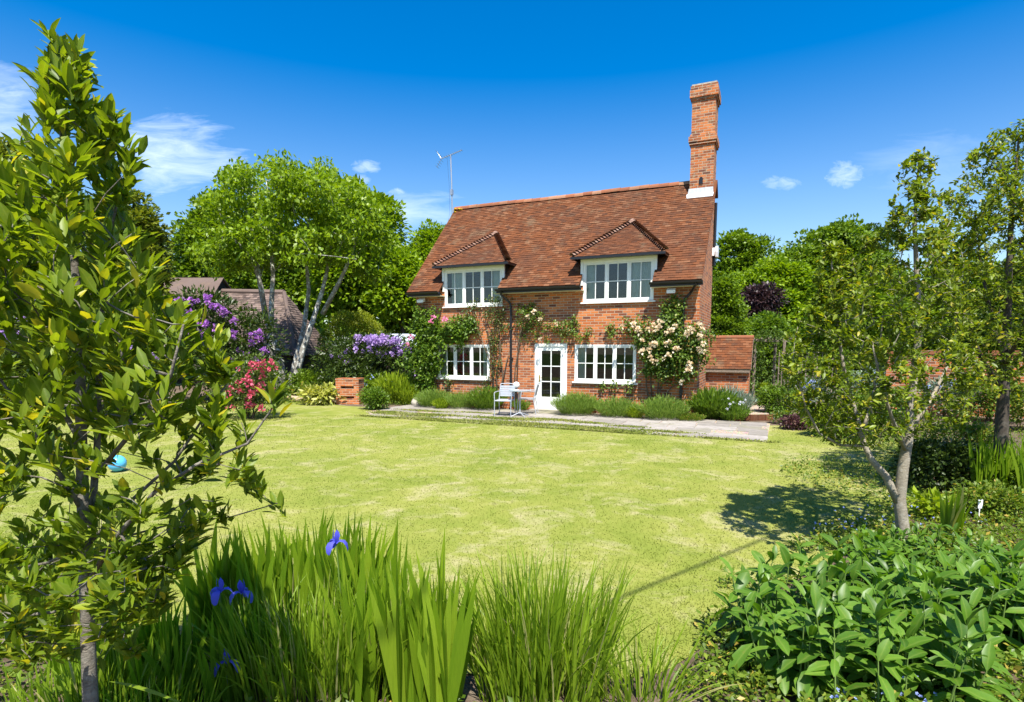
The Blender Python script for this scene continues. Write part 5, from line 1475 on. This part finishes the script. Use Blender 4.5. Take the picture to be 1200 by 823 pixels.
def iris_flower(rt, q):
    """Three hanging falls and three upright standards on a stem."""
    b = BASE[rt.name]
    st = MB(); foot = np.array([q[0] + random.uniform(-.05, .05), q[1] + .03, 0]); st.tube([foot, (foot + q) / 2 + [.01, 0, 0], q], [.006, .005, .004], 5); st.build('flower_stem', M['stem_green'], rt)
    m = MB()
    a0 = random.random() * 6.28
    for k in range(6):
        a = a0 + k * math.pi / 3; fall = k % 2 == 0
        c, s = math.cos(a), math.sin(a); V = []
        prof = [(0, 0, .006), (.022, .020, .012), (.046, .018, .022), (.062, -.004, .024), (.068, -.034, .016), (.066, -.05, .004)] if fall else [(0, .0, .005), (.012, .025, .010), (.017, .05, .016), (.015, .072, .012), (.012, .085, .002)]
        for (rr, z, w) in prof:
            V += [q + [c * rr - s * w, s * rr + c * w, z - .004], q + [c * rr, s * rr, z + .003], q + [c * rr + s * w, s * rr - c * w, z - .004]]
        F_ = []
        for i in range(len(prof) - 1):
            F_ += [(3 * i, 3 * i + 1, 3 * i + 4, 3 * i + 3), (3 * i + 1, 3 * i + 2, 3 * i + 5, 3 * i + 4)]
        m.add(V, F_, random.random())
    m.build('flower', M['p_iris'], rt, True)

def scatter(n, cx, cy, rx, ry):
    a = RNG.random(n) * 6.28; q = np.sqrt(RNG.random(n))
    return np.stack([cx + np.cos(a) * q * rx, cy + np.sin(a) * q * ry], 1)
GI = 'sword leaved iris clumps'
g = G(1176, 585); iris_clump('iris_clump', 'upright sword leaved iris clump around the farther oak trunk', scatter(26, g[0] + .05, g[1] - .1, .45, .3), 'l_iris', .95, .034, GI)
g = G(1205, 590); iris_clump('iris_clump', 'upright iris clump at the right edge of the garden', scatter(18, g[0] + .15, g[1] - .2, .4, .3), 'l_iris', .95, .034, GI)
g = G(1118, 632); iris_clump('iris_clump', 'single tall bright iris fan standing between the two oak trunks', scatter(3, g[0], g[1], .08, .05), 'l_thin', .62, .036, GI, fan=7)
g = G(1147, 612); r = root('plant_label', g, 'small white plant label stuck in the border between the oak trunks', 'plant label')
m = MB(); m.box(g[0] - .025, g[0] + .025, g[1] - .003, g[1] + .003, .16, .26); m.build('plate', M['plastic_white'], r)
m = MB(); m.box(g[0] - .006, g[0] + .006, g[1] + .0035, g[1] + .008, -.03, .25); m.build('stake', M['plastic_white'], r)

# ================================================================== EVERGREEN OAKS
def bounded_tips(n, bounds, Y, depth, cx):
    ys = np.array([b[0] for b in bounds]); l = np.array([b[1] for b in bounds]); rr = np.array([b[2] for b in bounds])
    dens = np.array([b[3] if len(b) > 3 else 1 for b in bounds])
    out = []
    while len(out) < n:
        py = random.uniform(ys[0], ys[-1]); a, b = np.interp(py, ys, l), np.interp(py, ys, rr); w = np.interp(py, ys, rr - l)
        if random.random() > w / (rr - l).max() * np.interp(py, ys, dens): continue
        px = random.uniform(a, b); u = (px - (a + b) / 2) / ((b - a) / 2)
        dy = random.uniform(-1, 1) * math.sqrt(max(0, 1 - u * u)) * depth * min(1, w / 160)
        out.append(P(px, py, Y + dy))
    return np.array(out)
def twig_leaves(T, Dr, per, Lt, L, asp, mat, rt, droop=.1, rosette=.35, curl=.08, near=True, bias=None):
    n = len(T) * per
    t = RNG.random(n) ** .8
    d0 = np.repeat(Dr, per, 0); base = np.repeat(T, per, 0)
    p = base - d0 * (Lt * t)[:, None] + RNG.normal(size=(n, 3)) * Lt * .12
    sd = RNG.normal(size=(n, 3)); sd -= d0 * np.sum(sd * d0, 1, keepdims=True)
    d = nrm(nrm(sd) * (1 - rosette + .3 * t[:, None]) + d0 * (rosette + .3) + np.array([0, 0, .25 - droop]))
    up = nrm(np.array([0, 0, 1.0]) + .35 * RNG.normal(size=(n, 3)) + d0 * .3)
    LL = L * RNG.uniform(.6, 1.25, n)
    return leaf_mesh('foliage', p, d, up, LL, LL * asp * RNG.uniform(.85, 1.15, n), M[mat], rt, near, curl)

def oak_near():
    Y = 5.6
    def q(px, py, dy=0): return P(px, py, Y + dy)
    b = q(1064, 680)
    r = root('evergreen_oak', (b[0], Y, 0), 'young evergreen oak with a ringed grey trunk forking low, standing at the lawn edge', 'tree')
    foot = np.array([b[0] + .02, Y, -.2])
    stems = [([foot, q(1063, 650), q(1058, 620), q(1054, 585), q(1058, 550), q(1064, 515), q(1067, 480), q(1072, 430, .05), q(1078, 380, .05), q(1074, 320, .1), q(1072, 260, .1), q(1075, 215, .1), q(1077, 186, .1)], .072, .006, None),
             ([q(1052, 588), q(1038, 558, .02), q(1022, 540, .05), q(1012, 520, .1), q(1003, 485, .15), q(990, 440, .2), q(982, 390, .2), q(976, 330, .2), q(974, 296, .2)], .042, .006, 3),
             ([q(1013, 523, .1), q(985, 522, -.15), q(960, 508, -.25), q(945, 480, -.3), q(934, 440, -.35)], .017, .005, None),
             ([q(1010, 510, .1), q(1022, 470, .5), q(1030, 420, .7), q(1035, 370, .8)], .022, .005, None),
             ([q(1066, 505), q(1090, 470, .2), q(1110, 430, .4), q(1122, 380, .5)], .026, .005, None),
             ([q(1062, 530), q(1045, 490, -.3), q(1032, 450, -.5), q(1022, 400, -.6)], .022, .005, None)]
    bounds = [(178, 1068, 1088), (205, 1058, 1098), (240, 1048, 1112), (280, 1020, 1125), (330, 975, 1140), (380, 930, 1150), (430, 912, 1152, 1.1), (470, 916, 1148, 1.1), (500, 935, 1125, .75), (522, 975, 1060, .35)]
    side = bounded_tips(90, [(345, 945, 1000), (400, 915, 985), (450, 908, 985), (490, 925, 1000), (515, 955, 1010)], Y + .1, .5, 950)
    tips = bounded_tips(670, bounds, Y, 1.0, 1060)
    tips = np.concatenate([tips, side, bounded_tips(60, [(285, 962, 995), (320, 955, 1010), (360, 950, 1020)], Y + .2, .3, 975)])
    mb, T, Dr = grow(stems, tips, r_tip=.0025, sag=-.05)
    mb.build('trunk', M['bark_oak'], r, True)
    lf = twig_leaves(T, Dr, 23, .14, .058, .5, 'l_oak', r, near=True); lf.name = 'crown'
oak_near()
def oak_far():
    Y = 7.6
    def q(px, py, dy=0): return P(px, py, Y + dy)
    b = q(1173, 590)
    r = root('evergreen_oak', (b[0], Y, 0), 'larger evergreen oak with a dark straight trunk in the border at the right edge', 'tree')
    stems = [([np.array([b[0], Y, -.05]), q(1172, 560), q(1173, 520), q(1175, 480), q(1177, 440), q(1180, 390), q(1182, 330), q(1185, 260), q(1190, 200), q(1194, 160)], .10, .008, None),
             ([q(1176, 460), q(1150, 420, -.3), q(1130, 370, -.4), q(1118, 310, -.4)], .035, .008, None),
             ([q(1177, 440), q(1210, 400, .2), q(1245, 340, .3), q(1260, 280, .3)], .035, .008, None),
             ([q(1178, 420), q(1165, 380, .6), q(1150, 320, .9), q(1145, 260, .9)], .03, .007, None),
             ([q(1178, 430), q(1200, 380, -.7), q(1215, 320, -.9)], .03, .007, None)]
    bounds = [(145, 1185, 1212), (175, 1140, 1240), (200, 1118, 1262), (250, 1102, 1285), (320, 1092, 1300), (390, 1095, 1305), (430, 1105, 1295, .8), (465, 1120, 1270, .35)]
    tips = bounded_tips(820, bounds, Y, 1.3, 1190)
    mb, T, Dr = grow(stems, tips, r_tip=.003, sag=-.04)
    mb.build('trunk', M['bark_dark'], r, True)
    lf = twig_leaves(T, Dr, 24, .22, .068, .5, 'l_oak', r, near=True); lf.name = 'crown'
oak_far()

# ================================================================== FOREGROUND
def bay():
    Y = 2.2
    def q(px, py, dy=0): return P(px, py, Y + dy)
    b = q(106, 823)
    r = root('bay_tree', (b[0] + .015, Y, 0), 'tall young bay tree with glossy leaves and a slender grey trunk in the left foreground', 'tree')
    stems = [([np.array([b[0] + .02, Y, -.05]), q(106, 823), q(103, 740), q(100, 660), q(97, 580), q(95, 500), q(94, 420), q(90, 340), q(84, 260), q(76, 180), q(70, 110), q(66, 60)], .030, .005, None),
             ([q(101, 655), q(108, 600, .05), q(114, 520, .08), q(116, 440, .1), q(120, 360, .12), q(128, 280, .15), q(140, 225, .15)], .017, .004, None),
             ([q(104, 680), q(140, 625, -.1), q(180, 578, -.15), q(230, 545, -.2), q(290, 520, -.2), q(318, 480, -.2)], .011, .003, None),
             ([q(101, 640), q(150, 590, .1), q(205, 540, .2), q(245, 480, .25), q(280, 430, .25)], .010, .003, None),
             ([q(104, 700), q(60, 718, -.05), q(20, 722, -.1), q(-40, 700, -.1)], .009, .003, None),
             ([q(100, 640), q(55, 660, .1), q(10, 668, .15), q(-40, 640, .15)], .008, .003, None),
             ([q(98, 600), q(60, 540, -.1), q(20, 470, -.15), q(-20, 420, -.15)], .011, .003, None),
             ([q(110, 560), q(160, 500, -.2), q(200, 440, -.3), q(215, 380, -.3)], .010, .003, None),
             ([q(96, 520), q(50, 440, .2), q(20, 360, .3), q(0, 280, .3)], .011, .003, None),
             ([q(104, 655), q(150, 628, .15), q(210, 612, .2), q(270, 606, .2), q(325, 590, .2)], .006, .002, None)]
    bounds = [(38, 58, 80), (70, 45, 100), (110, 38, 108), (150, 24, 142), (185, 6, 158), (215, -15, 150), (255, -35, 160), (300, -50, 185), (360, -55, 212), (420, -55, 262, .9), (470, -55, 285, .7), (520, -50, 300, .5), (560, -45, 305, .4), (605, -40, 270, .4), (650, -40, 215, .6), (700, -40, 195, .6), (745, -20, 175, .45), (775, 0, 150, .15)]
    tips = bounded_tips(590, bounds, Y, .5, 90)
    fx = [q(60, 38), q(75, 62), q(52, 95), q(95, 92, .05), q(110, 180), q(160, 178), q(175, 345, -.1), q(320, 455, -.2), q(318, 590, .2), q(300, 570, .2), q(255, 395, .2), q(262, 430), q(225, 640), q(170, 690, -.1), q(150, 722, -.15), q(180, 705, -.12), q(40, 745, -.1), q(60, 760, -.1), q(20, 770, -.1), q(90, 660, -.12), q(125, 650, -.15), q(205, 668, -.12), q(130, 705, -.2), q(30, 715, -.15), q(75, 735, -.2), q(10, 745, -.1), q(150, 655, -.1), q(195, 690, -.1), q(60, 640, -.1), q(110, 620, -.15)]
    mb, T, Dr = grow(stems, np.concatenate([tips, fx]), r_tip=.0018, sag=-.06)
    mb.build('trunk', M['bark_grey'], r, True)
    # rosettes of stiff leaves at the shoot ends, the young shoots pointing up
    Dr = nrm(Dr * .7 + np.array([0, 0, .75]))
    lf = twig_leaves(T, Dr, 14, .085, .076, .40, 'l_bay', r, droop=.0, rosette=.5, curl=.12); lf.name = 'crown'
bay()

# iris bed along the bottom of the picture
iris_clump('iris_clump', 'dark broad leaved iris clump with blue flowers right of the bay tree trunk', np.concatenate([scatter(42, -1.52, 3.62, .60, .22), scatter(20, -1.15, 3.75, .35, .15)]), 'l_iris', .86, .044, GI,
           flowers=[tuple(P(394, 637, 3.35)), tuple(P(258, 694, 3.2)), tuple(P(266, 777, 2.95)), tuple(P(283, 690, 3.3) - [0, 0, .03])])
iris_clump('iris_clump', 'broad sword leaved flag iris clump in the middle of the foreground', scatter(24, -.58, 2.98, .34, .2), 'l_iris', .93, .050, GI)
iris_clump('iris_clump', 'bright sword leaved iris clump at the left edge behind the bay tree', scatter(46, -3.3, 3.9, .75, .35), 'l_thin', .74, .026, GI)
iris_clump('iris_clump', 'dark iris clump in the shade under the bay tree', np.concatenate([scatter(24, -1.75, 3.05, .35, .2), scatter(14, -2.3, 3.2, .4, .2)]), 'l_iris', .62, .032, GI)
def thin_clump(label, cx, cy, rx, ry, n, h, w, mat='l_thin', lean=.35, group='narrow leaved grassy clumps'):
    b = scatter(n, cx, cy, rx, ry); r = root('grassy_clump', (cx, cy, 0), label, 'plant', group)
    off = b - np.array([cx, cy]); a = np.arctan2(off[:, 1] / ry, off[:, 0] / rx); q = np.linalg.norm(off / np.array([rx, ry]), axis=1)
    base = np.concatenate([b, np.full((n, 1), -.01)], 1)
    blade_mesh('leaves', base, a + RNG.normal(size=n) * .7, h * RNG.uniform(.6, 1.12, n), w * RNG.uniform(.6, 1.3, n), q * lean * RNG.random(n) + .02, RNG.choice([.1, .2, .4, .9], n) * RNG.uniform(.5, 1.6, n), M[mat], r, 6)
    return r
thin_clump('fine bright green grassy iris clump right of the middle flag iris', .17, 3.1, .36, .24, 620, .78, .013)
thin_clump('fine grassy clump in front of the dark broad leaved iris with blue flowers', -1.12, 3.12, .52, .26, 760, .60, .012)
thin_clump('fine grassy clump between the dark broad iris and the middle flag iris', -.72, 3.35, .28, .2, 300, .62, .012)
thin_clump('few arching grass blades leaning over bare soil at the right end of the iris bed', .72, 3.02, .22, .12, 110, .46, .012, lean=.9)
thin_clump('fine grassy clump at the bottom left under the bay tree', -2.1, 2.75, .55, .22, 420, .42, .012)
# one long drooping blade crossing the shade
bl = root('fallen_blade', P(132, 794, 2.5), 'single pale green strap leaf arching low over the shade beside the bay trunk', 'leaf')
blade_mesh('leaf', np.array([P(210, 823, 2.42)]), np.array([math.pi]), np.array([.33]), np.array([.028]), np.array([1.15]), np.array([.35]), M['l_thin'], bl, 8, np.array([1.9]))

def broad_clump(label, poly, n, h, L, mat='l_camp', group='broad leaved perennials', asp=.40):
    poly = np.array(poly); lo, hi = poly.min(0), poly.max(0); pts = []
    while len(pts) < n:
        p = lo + (hi - lo) * RNG.random(2)
        if inside(poly, np.array([p[0]]), np.array([p[1]]))[0]: pts.append(p)
    pts = np.array(pts); c = pts.mean(0)
    r = root('broad_leaved_perennial', (c[0], c[1], 0), label, 'plant', group)
    m = MB(); PP, DD, LL, UU = [], [], [], []
    for p in pts:
        hh = h * random.uniform(.65, 1.15); a = random.random() * 6.28; ln = random.uniform(.02, .28)
        top = np.array([p[0] + math.cos(a) * ln * hh, p[1] + math.sin(a) * ln * hh, hh]); foot = np.array([p[0], p[1], -.02])
        m.tube([foot, (foot + top) / 2 + [0, 0, .02], top], [.006, .005, .003], 5)
        a1 = random.random() * 6.28; k = 5
        for i in range(k):
            t = .18 + .82 * i / (k - 1); q = foot + (top - foot) * t
            for s in (0, math.pi):
                aa = a1 + i * 1.57 + s + random.gauss(0, .25)
                el = -.30 + 1.35 * t ** 2 + random.gauss(0, .32)
                PP.append(q); DD.append([math.cos(aa) * math.cos(el), math.sin(aa) * math.cos(el), math.sin(el)]); LL.append(L * (1.1 - .42 * t ** 2) * random.uniform(.75, 1.2)); UU.append([0, 0, 1])
    PP, DD, LL = np.array(PP), np.array(DD), np.array(LL)
    up = nrm(np.array([0, 0, 1.0]) + RNG.normal(size=DD.shape) * .2 + np.array([0, -.1, 0]))
    leaf_mesh('foliage', PP, DD, up, LL, LL * asp * RNG.uniform(.75, 1.15, len(PP)), M[mat], r, 'round', .36)
    m.build('stems', M['stem_green'], r)
    return r
broad_clump('large dark green broad leaved perennial filling the right foreground beside the lawn', [(1.40, 3.15), (1.5, 3.7), (2.0, 4.1), (2.7, 4.25), (3.1, 4.0), (2.9, 3.4), (2.5, 2.8), (1.75, 2.7)], 140, .46, .20)
broad_clump('brighter broad leaved perennial around the foot of the nearer oak', [(2.9, 4.75), (3.3, 5.25), (4.2, 5.35), (4.3, 4.7), (3.5, 4.3)], 90, .23, .13, 'l_camp')
broad_clump('broad leaved perennial at the right edge of the picture in front of the bare soil', [(3.0, 3.5), (3.2, 4.0), (4.0, 4.2), (4.4, 3.8), (3.6, 3.1)], 84, .43, .20, 'l_camp')
def ground_cover(name, label, n, regions, mat, leaf, h, flmat=None):
    PP = []
    for (cx, cy, rx, ry, k) in regions:
        b = scatter(int(n * k), cx, cy, rx, ry); PP.append(np.concatenate([b, (h * RNG.random((len(b), 1)) ** 1.5) + .01], 1))
    p = np.concatenate(PP); d = nrm(RNG.normal(size=p.shape) * np.array([1, 1, .5]) + np.array([0, 0, .35])); L = leaf * RNG.uniform(.6, 1.4, len(p))
    o = leaf_mesh(name, p, d, crown_ups(d), L, L * .5, M[mat], None); tag(o, label, 'ground cover', kind='stuff')
ground_cover('ground_cover', 'small mixed green weeds and seedlings along the front and right flower beds', 1.0,
             [(1.35, 3.35, .16, .35, 420), (1.5, 3.75, .2, .25, 300), (2.2, 4.55, .5, .15, 420), (3.3, 5.45, .6, .16, 600), (2.2, 2.75, .8, .28, 3600), (1.25, 3.1, .28, .22, 500), (3.0, 3.0, .7, .4, 2500), (3.9, 5.6, .8, .6, 2800), (4.6, 5.0, .9, .7, 3200), (5.6, 5.6, .9, .7, 2600), (5.3, 6.3, 1.2, .9, 2600), (5.6, 8.2, 1.5, 1.6, 3600), (7.5, 7.5, 1.3, 1.5, 2600), (7.6, 11, 1.3, 2.5, 4200), (9.5, 12.5, 2.2, 3, 5200), (-2.6, 3.2, 1.0, .5, 2400), (-.3, 2.7, .9, .2, 700), (-1.6, 2.6, .8, .25, 1800), (-3.6, 4.1, 1.0, .5, 1600), (-9.5, 19.5, 3, .8, 3600), (-14.5, 18.2, 3.5, 1.2, 3600), (-3.8, 19.6, 1.6, 1.0, 2400), (8.6, 16.5, 1.6, 2.5, 2600), (9.8, 1.2, .1, .1, 1)],
             'l_fern', .045, .13)
def speck(name, label, regions, mat, size, h):
    PP = []
    for (cx, cy, rx, ry, k) in regions: b = scatter(k, cx, cy, rx, ry); PP.append(np.concatenate([b, h * RNG.uniform(.5, 1.1, (k, 1))], 1))
    p = np.concatenate(PP); q = np.repeat(p, 6, 0); d = rand_dirs(len(q), .6); o = leaf_mesh(name, q, d, crown_ups(d), size, size * .8, M[mat], None); tag(o, label, 'flowers', kind='stuff')
speck('forget_me_nots', 'tiny pale blue forget-me-nots scattered at the foot of the border plants', [(2.1, 2.8, .6, .15, 26), (3.75, 5.9, .3, .3, 20), (3.3, 5.6, .3, .25, 16), (4.6, 6.2, .6, .5, 24), (7.6, 8.2, .6, .4, 26)], 'p_sky', .016, .2)

# pale blue ball lying on the lawn
g = G(138, 553)
m = MB(); nn = 14; m.lathe((g[0], g[1], .135), [(max(.003, .13 * math.sin(math.pi * k / nn)), -.13 * math.cos(math.pi * k / nn)) for k in range(nn + 1)], 24)
tag(m.build('ball', M['ball'], None, True), 'light blue ball lying on the lawn behind the bay tree trunk', 'ball')

# service cable strung over the garden; its shadow crosses the lawn
p0, p1 = G(740, 695), G(985, 595); hgt = 6.0
sh = np.array([SUN.x, SUN.y, 0]) / SUN.z * hgt
a, b = p0 + sh + [0, 0, hgt], p1 + sh + [0, 0, hgt]; dv = (b - a)
m = MB(); m.tube([a - dv * 1.2, a, b, b + dv * 1.2], .017, 6)
tag(m.build('overhead_cable', M['cable']), 'dark overhead service cable crossing high above the lawn', 'cable')
